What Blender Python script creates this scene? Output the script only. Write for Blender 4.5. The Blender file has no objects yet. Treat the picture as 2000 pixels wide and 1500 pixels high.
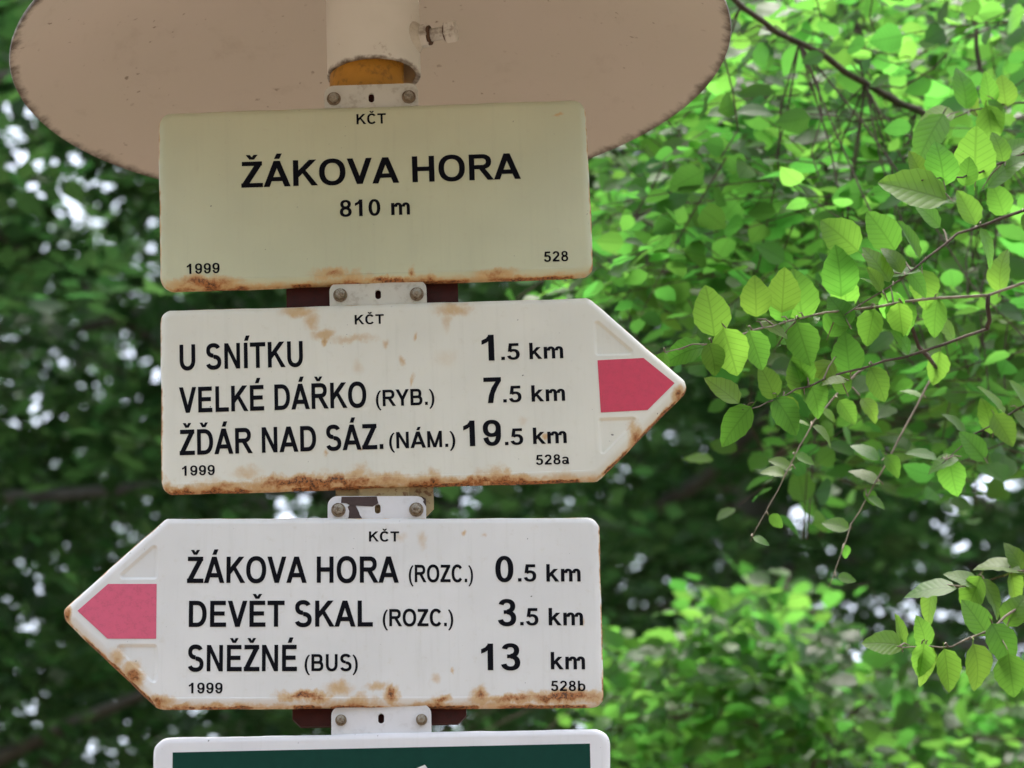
import bpy, bmesh, math, random
import numpy as np
from mathutils import Vector, Matrix, Euler
from mathutils.geometry import delaunay_2d_cdt, tessellate_polygon

random.seed(7)
RNG = np.random.default_rng(11)
scene = bpy.context.scene
COL = scene.collection
rad = math.radians

# ------------------------------------------------------------------ camera
F_PX = 9007.25                       # focal length in pixels of the 2000 px wide photograph
CAM = Vector((0.0, -4.4, 1.6))
CAM_R = (Matrix.Rotation(rad(1.3389), 3, 'Z') @ Matrix.Rotation(rad(90 + 20.9626), 3, 'X')
         @ Matrix.Rotation(rad(0.0702), 3, 'Z'))
cd = bpy.data.cameras.new('camera')
cam = bpy.data.objects.new('camera', cd)
COL.objects.link(cam)
cam.matrix_world = Matrix.Translation(CAM) @ CAM_R.to_4x4()
cd.sensor_width = 36.0
cd.lens = 36.0 * F_PX / 2000.0
cd.clip_start, cd.clip_end = 0.1, 1000.0
cd.dof.use_dof = True
cd.dof.focus_distance = 4.62
cd.dof.aperture_fstop = 11.5
scene.camera = cam

# ------------------------------------------------------------------ world, sun, exposure
SUN_EL, SUN_AZ = rad(78), rad(6)       # bright overcast; the glow of the sun stands nearly overhead
world = bpy.data.worlds.new('World')
scene.world = world
world.use_nodes = True
wn, wl = world.node_tree.nodes, world.node_tree.links
wn.clear()
sky = wn.new('ShaderNodeTexSky')
sky.sky_type = 'NISHITA'
sky.sun_disc = False
sky.sun_elevation = SUN_EL
sky.sun_rotation = SUN_AZ
sky.air_density, sky.dust_density = 1.0, 5.0
hsv = wn.new('ShaderNodeHueSaturation')          # cloud cover greys the blue out
hsv.inputs['Saturation'].default_value = 0.6
bg = wn.new('ShaderNodeBackground')
bg.inputs['Strength'].default_value = 0.15
wo = wn.new('ShaderNodeOutputWorld')
wl.new(sky.outputs[0], hsv.inputs['Color'])
wl.new(hsv.outputs[0], bg.inputs['Color'])
wl.new(bg.outputs[0], wo.inputs['Surface'])
sd = bpy.data.lights.new('sun', 'SUN')
sd.energy = 0.8
sd.angle = rad(38)
sd.color = (1.0, 0.96, 0.9)
sun = bpy.data.objects.new('sun', sd)
COL.objects.link(sun)
sdir = Vector((math.sin(SUN_AZ) * math.cos(SUN_EL), math.cos(SUN_AZ) * math.cos(SUN_EL), math.sin(SUN_EL)))
sun.rotation_euler = sdir.to_track_quat('Z', 'Y').to_euler()
sun.location = (1, 4, 16)
vs = scene.view_settings
vs.view_transform = 'Standard'
vs.look = 'None'
vs.gamma = 1.0
vs.exposure = 2.03
vs.use_curve_mapping = False
scene.render.engine = 'CYCLES'
cy = scene.cycles
cy.max_bounces, cy.diffuse_bounces, cy.transmission_bounces, cy.glossy_bounces = 5, 4, 4, 2
cy.use_denoising = True
cy.use_adaptive_sampling = True
cy.adaptive_threshold = 0.02
cy.caustics_reflective = cy.caustics_refractive = False


# ------------------------------------------------------------------ pixel helpers
def ray(u, v):
    return CAM_R @ Vector(((u - 1000) / F_PX, -(v - 750) / F_PX, -1.0))


def at_y(u, v, y):
    """the point seen at a pixel that lies at the depth y behind the signpost"""
    d = ray(u, v)
    return CAM + d * ((y - CAM.y) / d.y)


class Frame:
    """a sign's own frame: x along the plate, z up the plate, y into it"""
    def __init__(self, cx, cz, yaw, roll, y=-0.06):
        self.loc = Vector((cx, y, cz))
        self.eul = Euler((0, rad(roll), rad(yaw)))
        self.R = self.eul.to_matrix()
        self.Ri = self.R.transposed()

    def px(self, u, v, y=0.0):
        o = self.Ri @ (CAM - self.loc)
        d = self.Ri @ ray(u, v)
        p = o + d * ((y - o.y) / d.y)
        return Vector((p.x, p.z))


# ------------------------------------------------------------------ object helpers
def tag(o, label=None, cat=None, group=None, kind=None):
    if label: o['label'] = label
    if cat: o['category'] = cat
    if group: o['group'] = group
    if kind: o['kind'] = kind
    return o


def empty(name, loc=(0, 0, 0), eul=(0, 0, 0)):
    o = bpy.data.objects.new(name, None)
    o.location = loc
    o.rotation_euler = eul
    o.empty_display_size = 0.05
    COL.objects.link(o)
    return o


def link_mesh(name, me, mat=None, parent=None):
    o = bpy.data.objects.new(name, me)
    COL.objects.link(o)
    if mat and not me.materials:
        me.materials.append(mat)
    if parent: o.parent = parent
    return o


def mesh_obj(name, verts, faces, mat, parent=None, smooth=False):
    me = bpy.data.meshes.new(name)
    me.from_pydata([tuple(v) for v in verts], [], faces)
    if smooth:
        me.polygons.foreach_set('use_smooth', [True] * len(me.polygons))
    me.update()
    return link_mesh(name, me, mat, parent)


def np_mesh(name, V, Fq, mat, parent=None, smooth=False):
    """V (n,3), Fq (m,3) or (m,4) -> one mesh, quickly"""
    me = bpy.data.meshes.new(name)
    k = Fq.shape[1]
    me.vertices.add(len(V)); me.vertices.foreach_set('co', V.astype(np.float32).ravel())
    me.loops.add(Fq.size); me.loops.foreach_set('vertex_index', Fq.astype(np.int32).ravel())
    me.polygons.add(len(Fq))
    me.polygons.foreach_set('loop_start', np.arange(0, Fq.size, k, dtype=np.int32))
    me.polygons.foreach_set('loop_total', np.full(len(Fq), k, dtype=np.int32))
    if smooth:
        me.polygons.foreach_set('use_smooth', np.ones(len(Fq), dtype=bool))
    me.update(calc_edges=True)
    return link_mesh(name, me, mat, parent)


class MB:
    def __init__(self): self.v, self.f = [], []

    def add(self, vs, fs):
        n = len(self.v)
        self.v += [tuple(p) for p in vs]
        self.f += [tuple(i + n for i in f) for f in fs]

    def box(self, x0, x1, y0, y1, z0, z1):
        self.add([(x, y, z) for x in (x0, x1) for y in (y0, y1) for z in (z0, z1)],
                 [(0, 1, 3, 2), (4, 6, 7, 5), (0, 4, 5, 1), (2, 3, 7, 6), (0, 2, 6, 4), (1, 5, 7, 3)])

    def prism(self, pts, y0, y1):
        """an outline in x/z given a thickness from y0 to y1"""
        n = len(pts)
        vs_ = [(p[0], y0, p[1]) for p in pts] + [(p[0], y1, p[1]) for p in pts]
        fs = [tuple(range(n)), tuple(range(2 * n - 1, n - 1, -1))]
        fs += [(i, i + n, (i + 1) % n + n, (i + 1) % n) for i in range(n)]
        self.add(vs_, fs)

    def tube(self, pts, radii, seg=8, caps=True):
        pts = [Vector(p) for p in pts]
        if not hasattr(radii, '__len__'): radii = [radii] * len(pts)
        rings, ref = [], None
        for i, p in enumerate(pts):
            t = (pts[min(i + 1, len(pts) - 1)] - pts[max(i - 1, 0)]).normalized()
            if ref is None:
                ref = t.orthogonal().normalized()
            ref = (ref - t * ref.dot(t)).normalized()
            b = t.cross(ref)
            rings.append([p + (ref * math.cos(a) + b * math.sin(a)) * radii[i]
                          for a in [2 * math.pi * k / seg for k in range(seg)]])
        vs_ = [q for r in rings for q in r]
        fs = []
        for i in range(len(pts) - 1):
            for k in range(seg):
                fs.append((i * seg + k, i * seg + (k + 1) % seg, (i + 1) * seg + (k + 1) % seg, (i + 1) * seg + k))
        if caps:
            fs.append(tuple(range(seg - 1, -1, -1)))
            fs.append(tuple((len(pts) - 1) * seg + k for k in range(seg)))
        self.add(vs_, fs)

    def build(self, name, mat, parent=None, smooth=False):
        return mesh_obj(name, self.v, self.f, mat, parent, smooth)


def auto_smooth(o, angle=35):
    me = o.data
    bm = bmesh.new(); bm.from_mesh(me)
    bmesh.ops.recalc_face_normals(bm, faces=bm.faces)
    for f in bm.faces: f.smooth = True
    for e in bm.edges:
        if len(e.link_faces) == 2 and e.calc_face_angle(0) > rad(angle):
            e.smooth = False
    bm.to_mesh(me); bm.free()
    return o


def lathe(name, prof, mat, parent=None, seg=64, closed=True, angle=35):
    """prof: list of (r, z); closed profile ring revolved about z"""
    V, Fs = [], []
    n = len(prof)
    for k in range(seg):
        a = 2 * math.pi * k / seg
        for r, z in prof: V.append((r * math.cos(a), r * math.sin(a), z))
    for k in range(seg):
        k2 = (k + 1) % seg
        for i in range(n if closed else n - 1):
            j = (i + 1) % n
            Fs.append((k * n + i, k2 * n + i, k2 * n + j, k * n + j))
    return auto_smooth(mesh_obj(name, V, Fs, mat, parent), angle)


# ------------------------------------------------------------------ material helpers
class NT:
    def __init__(self, name):
        self.m = bpy.data.materials.new(name)
        self.m.use_nodes = True
        self.n, self.l = self.m.node_tree.nodes, self.m.node_tree.links
        self.n.clear()
        self.out = self.n.new('ShaderNodeOutputMaterial')

    def put(self, sock, v):
        if hasattr(v, 'is_linked') or isinstance(v, bpy.types.NodeSocket):
            self.l.new(v, sock)
        elif isinstance(v, (tuple, list)) and len(v) == 3 and sock.type == 'RGBA':
            sock.default_value = (*v, 1)
        else:
            sock.default_value = v

    def math(self, op, a, b=0.0, c=None, clamp=False):
        nd = self.n.new('ShaderNodeMath'); nd.operation = op; nd.use_clamp = clamp
        self.put(nd.inputs[0], a); self.put(nd.inputs[1], b)
        if c is not None: self.put(nd.inputs[2], c)
        return nd.outputs[0]

    def sstep(self, v, a, b, lo=0.0, hi=1.0):
        nd = self.n.new('ShaderNodeMapRange'); nd.interpolation_type = 'SMOOTHSTEP'
        for i, x in enumerate((v, a, b, lo, hi)): self.put(nd.inputs[i], x)
        return nd.outputs[0]

    def coords(self, which='Object', scale=None):
        o = self.n.new('ShaderNodeTexCoord').outputs[which]
        if scale:
            mp = self.n.new('ShaderNodeMapping'); mp.inputs['Scale'].default_value = scale
            self.l.new(o, mp.inputs[0]); o = mp.outputs[0]
        return o

    def noise(self, vec, scale, detail=4.0, rough=0.55, color=False):
        nd = self.n.new('ShaderNodeTexNoise')
        self.l.new(vec, nd.inputs['Vector'])
        nd.inputs['Scale'].default_value = scale
        nd.inputs['Detail'].default_value = detail
        nd.inputs['Roughness'].default_value = rough
        return nd.outputs['Color' if color else 'Fac']

    def mix(self, f, a, b, mode='MIX'):
        nd = self.n.new('ShaderNodeMix'); nd.data_type = 'RGBA'; nd.blend_type = mode
        self.put(nd.inputs[0], f); self.put(nd.inputs[6], a); self.put(nd.inputs[7], b)
        return nd.outputs[2]

    def xyz(self, vec):
        nd = self.n.new('ShaderNodeSeparateXYZ'); self.l.new(vec, nd.inputs[0])
        return nd.outputs

    def bump(self, h, strength=0.2, dist=0.001):
        nd = self.n.new('ShaderNodeBump')
        nd.inputs['Strength'].default_value = strength
        nd.inputs['Distance'].default_value = dist
        self.l.new(h, nd.inputs['Height'])
        return nd.outputs[0]

    def bsdf(self, color, rough=0.5, metal=0.0, normal=None, spec=0.5, coat=0.0):
        b = self.n.new('ShaderNodeBsdfPrincipled')
        self.put(b.inputs['Base Color'], color)
        self.put(b.inputs['Roughness'], rough)
        self.put(b.inputs['Metallic'], metal)
        self.put(b.inputs['Specular IOR Level'], spec)
        self.put(b.inputs['Coat Weight'], coat)
        if normal is not None: self.l.new(normal, b.inputs['Normal'])
        return b.outputs[0]

    def done(self, sh):
        self.l.new(sh, self.out.inputs['Surface'])
        return self.m


def enamel(name, base, zb, zt, xl, xr, spots=(), bottom=1.0, edge=1.0, clean=False):
    """white enamelled sheet steel with rust creeping in from its lower edge and rims, and rust stains"""
    t = NT(name)
    co = t.coords('Object')
    x, y, z = t.xyz(co)
    n1 = t.noise(t.coords('Object', (17, 1, 9)), 1.0, 3)
    n2 = t.noise(co, 95, 6, 0.65)
    n3 = t.noise(co, 330, 4, 0.6)
    n4 = t.noise(co, 9, 2)
    rust = None
    wx = t.math('ADD', x, t.math('MULTIPLY_ADD', t.noise(co, 48, 5, 0.6), 0.015, -0.0075))
    wz = t.math('ADD', z, t.math('MULTIPLY_ADD', t.noise(t.coords('Object', (63, 1, 41)), 1.0, 5, 0.6), 0.022, -0.011))
    if bottom > 0:
        d = t.math('SUBTRACT', z, zb)
        reach = t.math('MULTIPLY_ADD', n1, 0.085 * bottom, -0.030)
        reach = t.math('ADD', reach, t.math('MULTIPLY_ADD', n2, 0.022, -0.011))
        reach = t.math('MAXIMUM', reach, t.math('MULTIPLY_ADD', n2, 0.014, 0.001))
        rust = t.math('MULTIPLY', t.math('SUBTRACT', 1.0, t.sstep(t.math('DIVIDE', d, reach), 0.0, 1.3)), t.sstep(t.noise(t.coords('Object', (26, 1, 26)), 1.0, 4), 0.34, 0.62, 0.42, 1.0))
    # the rolled-back rims
    ra = t.n.new('ShaderNodeAttribute'); ra.attribute_name = 'rim'
    rm = t.math('ADD', ra.outputs['Fac'], t.math('MULTIPLY_ADD', n2, 0.7, -0.35))
    e = t.math('MULTIPLY', t.sstep(rm, 0.42, 0.95), t.sstep(t.noise(t.coords('Object', (22, 8, 22)), 1.0, 4), 0.36, 0.54))
    e = t.math('MULTIPLY', t.math('MULTIPLY', e, t.sstep(z, zt - 0.004, zt - 0.012, 0.55, 1.0)), edge * 1.05)
    rust = e if rust is None else t.math('MAXIMUM', rust, e)
    for (sx, sz, rx, rz, amt) in spots:
        a = t.math('DIVIDE', t.math('SUBTRACT', wx, sx), rx)
        b = t.math('DIVIDE', t.math('SUBTRACT', wz, sz), rz)
        r = t.math('SQRT', t.math('ADD', t.math('MULTIPLY', a, a), t.math('MULTIPLY', b, b)))
        r = t.math('ADD', r, t.math('MULTIPLY_ADD', n2, 1.1, -0.55))
        r = t.math('ADD', r, t.math('MULTIPLY_ADD', n1, 0.8, -0.4))
        rust = t.math('MAXIMUM', rust, t.math('MULTIPLY', t.sstep(r, 1.35, 0.0), amt))
    rust = t.math('MULTIPLY', rust, t.math('ADD', t.sstep(n2, 0.16, 0.50, 0.5, 1.0), t.math('MULTIPLY_ADD', n3, 0.5, -0.25)))
    c = t.mix(t.sstep(n4, 0.35, 0.7), base, tuple(k * 0.93 for k in base))
    c = t.mix(t.math('MULTIPLY', t.sstep(n2, 0.55, 0.78), 0.22 if not clean else 0.05), c, (0.52, 0.46, 0.30))
    c = t.mix(t.sstep(rust, 0.02, 0.50, 0, 0.85), c, (0.62, 0.40, 0.17))
    c = t.mix(t.sstep(rust, 0.46, 0.80), c, (0.42, 0.165, 0.05))
    c = t.mix(t.math('MULTIPLY', t.sstep(rust, 0.66, 0.9), t.sstep(n3, 0.44, 0.58)), c, (0.10, 0.045, 0.025))
    grime = t.sstep(t.noise(t.coords('Object', (150, 1, 9)), 1.0, 4, 0.6), 0.5, 0.8, 0, 0.09)
    c = t.mix(grime, c, (0.34, 0.33, 0.24))
    speck = t.math('MULTIPLY', t.sstep(t.noise(co, 260, 2, 0.4), 0.735, 0.775), t.sstep(t.noise(co, 23, 2), 0.46, 0.6))
    c = t.mix(t.math('MULTIPLY', speck, 0.85), c, (0.06, 0.05, 0.04))
    ro = t.math('ADD', t.sstep(rust, 0.2, 0.8, 0.0, 0.42), t.math('MULTIPLY_ADD', n2, 0.16, 0.26))
    nb = t.bump(t.math('ADD', t.math('MULTIPLY', n4, 0.9), t.math('MULTIPLY', t.math('MULTIPLY', n3, rust), 0.5)), 0.25, 0.002)
    return t.done(t.bsdf(c, ro, 0.0, nb, 0.5))


def simple(name, color, rough=0.5, metal=0.0, var=0.25, scale=60, dark=None, dark_amt=0.5, spec=0.5, bump=0.15):
    t = NT(name)
    co = t.coords('Object')
    n = t.noise(co, scale, 5)
    n2 = t.noise(co, scale * 4.3, 4)
    c = t.mix(t.sstep(n, 0.3, 0.7, 0, var), color, tuple(k * 0.6 for k in color))
    if dark:
        c = t.mix(t.math('MULTIPLY', t.sstep(t.math('MULTIPLY_ADD', n2, 0.5, t.math('MULTIPLY', n, 0.5)), 0.5, 0.62), dark_amt), c, dark)
    ro = t.math('MULTIPLY_ADD', n2, 0.25, rough - 0.12)
    return t.done(t.bsdf(c, ro, metal, t.bump(n2, bump, 0.001), spec))


def bark_mat(name, color, scale=9):
    t = NT(name)
    co = t.coords('Object', (1, 1, 0.35))
    n = t.noise(co, scale, 6, 0.65)
    n2 = t.noise(t.coords('Object'), scale * 5, 4)
    c = t.mix(t.sstep(n, 0.35, 0.65), tuple(k * 0.55 for k in color), color)
    c = t.mix(t.sstep(n2, 0.6, 0.75, 0, 0.4), c, (0.10, 0.13, 0.06))
    return t.done(t.bsdf(c, 0.85, 0, t.bump(t.math('ADD', n, t.math('MULTIPLY', n2, 0.3)), 0.6, 0.006), 0.2))


def leaf_mat(name, refl, trans, tmix=0.5, rough=0.42, var=0.45, veins=False):
    """thin leaf: glossy skin over a diffuse and a translucent layer"""
    t = NT(name)
    oi = t.n.new('ShaderNodeObjectInfo').outputs['Random']
    ge = t.n.new('ShaderNodeNewGeometry').outputs['Random Per Island']
    r = t.math('FRACT', t.math('ADD', t.math('MULTIPLY', oi, 7.31), ge))
    r2 = t.math('FRACT', t.math('MULTIPLY', r, 13.7))
    dk = t.math('SUBTRACT', 1.0, t.math('MULTIPLY', r, var))
    nrm = None
    if veins:
        uv = t.xyz(t.coords('UV'))
        av = t.math('ABSOLUTE', t.math('SUBTRACT', uv[1], 0.5))
        mid_ = t.sstep(av, 0.030, 0.008)
        lat = t.math('SINE', t.math('MULTIPLY', t.math('SUBTRACT', uv[0], t.math('MULTIPLY', av, 0.62)), 50.0))
        vein = t.math('MAXIMUM', mid_, t.math('MULTIPLY', t.sstep(lat, 0.72, 1.0), 0.75))
        dk = t.math('MULTIPLY', dk, t.math('SUBTRACT', 1.0, t.math('MULTIPLY', vein, 0.22)))
        nrm = t.bump(t.math('SUBTRACT', t.math('MULTIPLY', lat, -0.35), vein), 0.16, 0.0015)
    hs = t.n.new('ShaderNodeHueSaturation')
    t.l.new(t.math('MULTIPLY_ADD', r2, 0.035, 0.4825), hs.inputs['Hue'])
    t.put(hs.inputs['Color'], refl); t.l.new(dk, hs.inputs['Value'])
    hs2 = t.n.new('ShaderNodeHueSaturation')
    t.l.new(t.math('MULTIPLY_ADD', r2, 0.035, 0.4825), hs2.inputs['Hue'])
    t.put(hs2.inputs['Color'], trans); t.l.new(dk, hs2.inputs['Value'])
    p = t.bsdf(hs.outputs[0], rough, 0, nrm, 0.28)
    tr = t.n.new('ShaderNodeBsdfTranslucent'); t.l.new(hs2.outputs[0], tr.inputs['Color'])
    ms = t.n.new('ShaderNodeMixShader'); ms.inputs[0].default_value = tmix
    t.l.new(p, ms.inputs[1]); t.l.new(tr.outputs[0], ms.inputs[2])
    return t.done(ms.outputs[0])


M_TEXT = simple('print_black', (0.0035, 0.0035, 0.007), 0.6, var=0.4, scale=200, bump=0.05, spec=0.1)
M_RED = simple('print_red', (0.66, 0.05, 0.105), 0.42, var=0.15, scale=130, dark=(0.30, 0.05, 0.06), dark_amt=0.12, bump=0.05)
M_PINK = simple('print_faded_pink', (0.74, 0.115, 0.21), 0.45, var=0.12, scale=130, dark=(0.35, 0.06, 0.09), dark_amt=0.2, bump=0.05)
M_GREEN = simple('print_green', (0.004, 0.050, 0.034), 0.45, var=0.25, scale=90, bump=0.05, spec=0.15)
M_MARK = simple('print_white', (0.75, 0.76, 0.76), 0.4, var=0.1)
M_TAB1 = simple('tab_paint_grey_white', (0.66, 0.65, 0.58), 0.45, scale=45, dark=(0.30, 0.25, 0.17), dark_amt=0.35, var=0.15)
M_TABW = simple('tab_paint_white', (0.78, 0.78, 0.81), 0.38, scale=45, dark=(0.3, 0.26, 0.2), dark_amt=0.12, var=0.1)
M_TABRUST = simple('tab_rusty_tan', (0.46, 0.37, 0.20), 0.7, scale=55, dark=(0.16, 0.07, 0.03), dark_amt=0.9, var=0.5)
M_OLDBROWN = simple('old_brown_paint', (0.060, 0.032, 0.028), 0.6, scale=90, var=0.5)
M_BOLT = simple('zinc_bolt', (0.44, 0.40, 0.33), 0.5, 0.55, scale=160, dark=(0.16, 0.09, 0.05), dark_amt=0.75)
M_WASHER = simple('rusty_washer', (0.26, 0.20, 0.13), 0.6, 0.3, scale=200, dark=(0.10, 0.05, 0.03), dark_amt=0.9)
M_MAROON = simple('maroon_paint', (0.060, 0.013, 0.010), 0.55, spec=0.2, scale=70, var=0.5, dark=(0.03, 0.015, 0.012), dark_amt=0.5)
M_POST = simple('ochre_post_paint', (0.62, 0.30, 0.035), 0.5, scale=40, dark=(0.22, 0.11, 0.03), dark_amt=0.55)
t = NT('collar_paint')
co = t.coords('Object')
x, y, z = t.xyz(co)
n = t.noise(co, 60, 6, 0.65)
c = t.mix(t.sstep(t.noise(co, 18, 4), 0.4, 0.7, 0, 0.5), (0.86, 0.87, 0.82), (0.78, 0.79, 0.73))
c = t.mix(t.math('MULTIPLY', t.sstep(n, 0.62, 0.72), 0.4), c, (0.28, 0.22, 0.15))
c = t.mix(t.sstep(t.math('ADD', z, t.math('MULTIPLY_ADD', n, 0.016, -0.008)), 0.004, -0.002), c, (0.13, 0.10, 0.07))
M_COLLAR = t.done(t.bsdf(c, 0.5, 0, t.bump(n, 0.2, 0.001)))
M_WELD = simple('weld_paint', (0.66, 0.64, 0.56), 0.55, scale=60, dark=(0.25, 0.2, 0.14), dark_amt=0.3)
M_SCREW = simple('painted_screw', (0.74, 0.73, 0.68), 0.4, scale=45, dark=(0.16, 0.11, 0.07), dark_amt=0.5, var=0.2)
M_RUST_SHADE = simple('rust_shade', (0.11, 0.06, 0.035), 0.8, scale=150, var=0.5)  # rust brown that also paints shade onto the screw
M_BACK = simple('plate_back', (0.30, 0.28, 0.24), 0.6, scale=30, dark=(0.22, 0.10, 0.04), dark_amt=0.8)

# ------------------------------------------------------------------ ground
t = NT('forest_floor')
co = t.coords('Object')
c = t.mix(t.noise(co, 1.1, 6), (0.13, 0.108, 0.088), (0.23, 0.195, 0.165))
c = t.mix(t.sstep(t.noise(co, 17, 5), 0.45, 0.62), c, (0.19, 0.13, 0.085))
c = t.mix(t.sstep(t.noise(co, 0.35, 4), 0.60, 0.72), c, (0.07, 0.10, 0.03))
M_GROUND = t.done(t.bsdf(c, 0.95, 0, t.bump(t.noise(co, 30, 6), 0.8, 0.03), 0.1))
gv, gf = [], []
GN, GS = 60, 400.0
for j in range(GN + 1):
    for i in range(GN + 1):
        a, b = (i / GN * 2 - 1), (j / GN * 2 - 1)
        x_, y_ = a * abs(a) * GS, b * abs(b) * GS
        far = min(1, max(0, (math.hypot(x_, y_) - 7) / 30))
        gv.append((x_, y_, -0.02 + far * (0.35 * math.sin(x_ * 0.11) + 0.3 * math.sin(y_ * 0.13 + 1)) - far * 0.4))
for j in range(GN):
    for i in range(GN):
        k = j * (GN + 1) + i
        gf.append((k, k + 1, k + GN + 2, k + GN + 1))
tag(mesh_obj('ground', gv, gf, M_GROUND, smooth=True), kind='structure')

# ------------------------------------------------------------------ lettering: a bold grotesque drawn in code (cap height = 1)
def R_(x0, y0, x1, y1): return [(x0, y0), (x1, y0), (x1, y1), (x0, y1)]
def D_(xb, yb, xt, yt, w): return [(xb, yb), (xb + w, yb), (xt + w, yt), (xt, yt)]
def A_(cx, cy_, rx, ry, a0, a1, wv=0.2, wh=0.165, e=2.25):
    n = max(6, int(abs(a1 - a0) / 9))
    def pt(a, x, y):
        c_, s_ = math.cos(a), math.sin(a)
        return (cx + x * math.copysign(abs(c_) ** (2 / e), c_), cy_ + y * math.copysign(abs(s_) ** (2 / e), s_))
    angs = [rad(a0 + (a1 - a0) * i / n) for i in range(n + 1)]
    return [pt(a, rx, ry) for a in angs] + [pt(a, rx - wv, ry - wh) for a in reversed(angs)]
def ring(cx, cy_, rx, ry, wv=0.2, wh=0.165):
    return [A_(cx, cy_, rx, ry, -90, 92, wv, wh), A_(cx, cy_, rx, ry, 88, 270, wv, wh)]
ST = R_(.1, 0, .3, 1)
GL = {
 ' ': (.39, []), '.': (.39, [R_(.1, 0, .295, .195)]),
 'A': (1.0, [D_(0, 0, .385, 1, .225), D_(.775, 0, .39, 1, .225), R_(.2, .21, .8, .375)]),
 'B': (1.0, [ST, R_(.1, .835, .58, 1), R_(.1, .43, .62, .595), R_(.1, 0, .62, .165), A_(.57, .7125, .30, .2875, -90, 90), A_(.60, .2975, .33, .2975, -90, 90)]),
 'C': (1.0, [A_(.52, .5, .45, .52, 38, 322, .21, .17)]),
 'D': (1.0, [ST, R_(.1, .835, .5, 1), R_(.1, 0, .5, .165), A_(.47, .5, .47, .5, -90, 90, .205)]),
 'E': (.93, [ST, R_(.1, .835, .84, 1), R_(.1, .43, .79, .592), R_(.1, 0, .86, .168)]),
 'H': (1.02, [ST, R_(.72, 0, .92, 1), R_(.1, .42, .92, .59)]),
 'I': (.40, [ST]),
 'K': (1.01, [ST, [(.28, .31), (.97, 1), (.70, 1), (.28, .585)], [(.78, 0), (1.02, 0), (.565, .60), (.42, .52)]]),
 'L': (.85, [ST, R_(.1, 0, .82, .168)]),
 'M': (1.164, [R_(.1, 0, .287, 1), R_(.877, 0, 1.064, 1), D_(.49, 0, .1, 1, .19), D_(.484, 0, .874, 1, .19)]),
 'N': (1.02, [R_(.1, 0, .29, 1), R_(.73, 0, .92, 1), D_(.715, 0, .10, 1, .205)]),
 'O': (1.087, ring(.543, .5, .49, .52, .208, .17)),
 'R': (1.01, [ST, R_(.1, .835, .6, 1), R_(.1, .42, .6, .585), A_(.58, .71, .35, .29, -90, 90), D_(.78, 0, .44, .47, .235)]),
 'S': (.93, [A_(.46, .735, .375, .285, 22, 270), A_(.465, .275, .405, .295, -162, 90)]),
 'T': (.853, [R_(.02, .832, .83, 1), R_(.325, 0, .525, 1)]),
 'U': (1.02, [R_(.1, .38, .3, 1), R_(.72, .38, .92, 1), A_(.51, .40, .41, .42, 180, 360)]),
 'V': (.93, [D_(.357, 0, 0, 1, .22), D_(.353, 0, .71, 1, .22)]),
 'Y': (.93, [R_(.365, 0, .565, .45), D_(.357, .38, 0, 1, .228), D_(.345, .38, .702, 1, .228)]),
 'Z': (.853, [R_(.06, .833, .81, 1), R_(.03, 0, .83, .167), D_(.03, .1, .555, .9, .265)]),
 '0': (.777, ring(.39, .495, .335, .505, .195, .155)),
 '1': (.777, [R_(.33, 0, .53, 1), [(.10, .62), (.26, .69), (.40, .80), (.40, 1), (.365, 1), (.25, .86), (.10, .79)]]),
 '2': (.777, [A_(.385, .70, .325, .31, -42, 172, .195, .155), R_(.045, 0, .705, .168), [(.045, .06), (.16, .06), (.33, .16), (.65, .52), (.47, .60), (.045, .17)]]),
 '3': (.777, [A_(.37, .74, .315, .27, -90, 166, .19, .15), A_(.37, .285, .345, .30, -168, 90, .195, .155), R_(.25, .45, .40, .59)]),
 '5': (.777, [R_(.17, .832, .67, 1), [(.145, 1), (.325, 1), (.27, .52), (.075, .485)], A_(.37, .32, .35, .33, -166, 138, .195, .15)]),
 '7': (.777, [R_(.06, .832, .72, 1), [(.20, 0), (.40, 0), (.46, .35), (.58, .62), (.72, .86), (.53, .86), (.36, .60), (.25, .30)]]),
 '8': (.777, ring(.39, .742, .30, .262, .18, .14) + ring(.39, .28, .335, .295, .19, .15)),
 '9': (.777, ring(.385, .67, .335, .335, .19, .15) + [A_(.385, .44, .335, .455, -164, 0, .19, .15), R_(.53, .43, .72, .68)]),
 'a': (.777, [A_(.36, .50, .32, .235, 0, 162, .185, .14), R_(.495, .06, .68, .51), D_(.53, 0, .51, .2, .19)] + ring(.32, .205, .275, .22, .18, .13)),
 'b': (.853, [R_(.09, 0, .275, 1)] + ring(.44, .355, .345, .375, .19, .15)),
 'k': (.79, [R_(.09, 0, .28, 1), [(.26, .235), (.72, .725), (.49, .725), (.26, .475)], [(.565, 0), (.79, 0), (.455, .45), (.32, .36)]]),
 'm': (1.242, [R_(.09, 0, .28, .725), R_(.53, 0, .715, .5), R_(.97, 0, 1.155, .5), A_(.485, .485, .23, .255, 0, 180, .185, .15), A_(.925, .485, .23, .255, 0, 180, .185, .15)]),
 '(': (.46, [A_(.56, .36, .47, .66, 110, 250, .165, .06, 2.0)]),
 ')': (.46, [A_(-.10, .36, .47, .66, -70, 70, .165, .06, 2.0)]),
}
def caron(c): return [D_(c - .085, 1.075, c - .225, 1.26, .155), D_(c - .07, 1.075, c + .07, 1.26, .155)]
def acute(c): return [D_(c - .10, 1.075, c + .00, 1.28, .20)]
for ch, b, ac, cc in (('Ž', 'Z', caron, .43), ('Č', 'C', caron, .52), ('Ř', 'R', caron, .48), ('Ě', 'E', caron, .47), ('Ď', 'D', caron, .46),
                      ('Á', 'A', acute, .50), ('É', 'E', acute, .48), ('Í', 'I', acute, .22)):
    GL[ch] = (GL[b][0], GL[b][1] + ac(cc))
_gcache = {}
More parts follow.
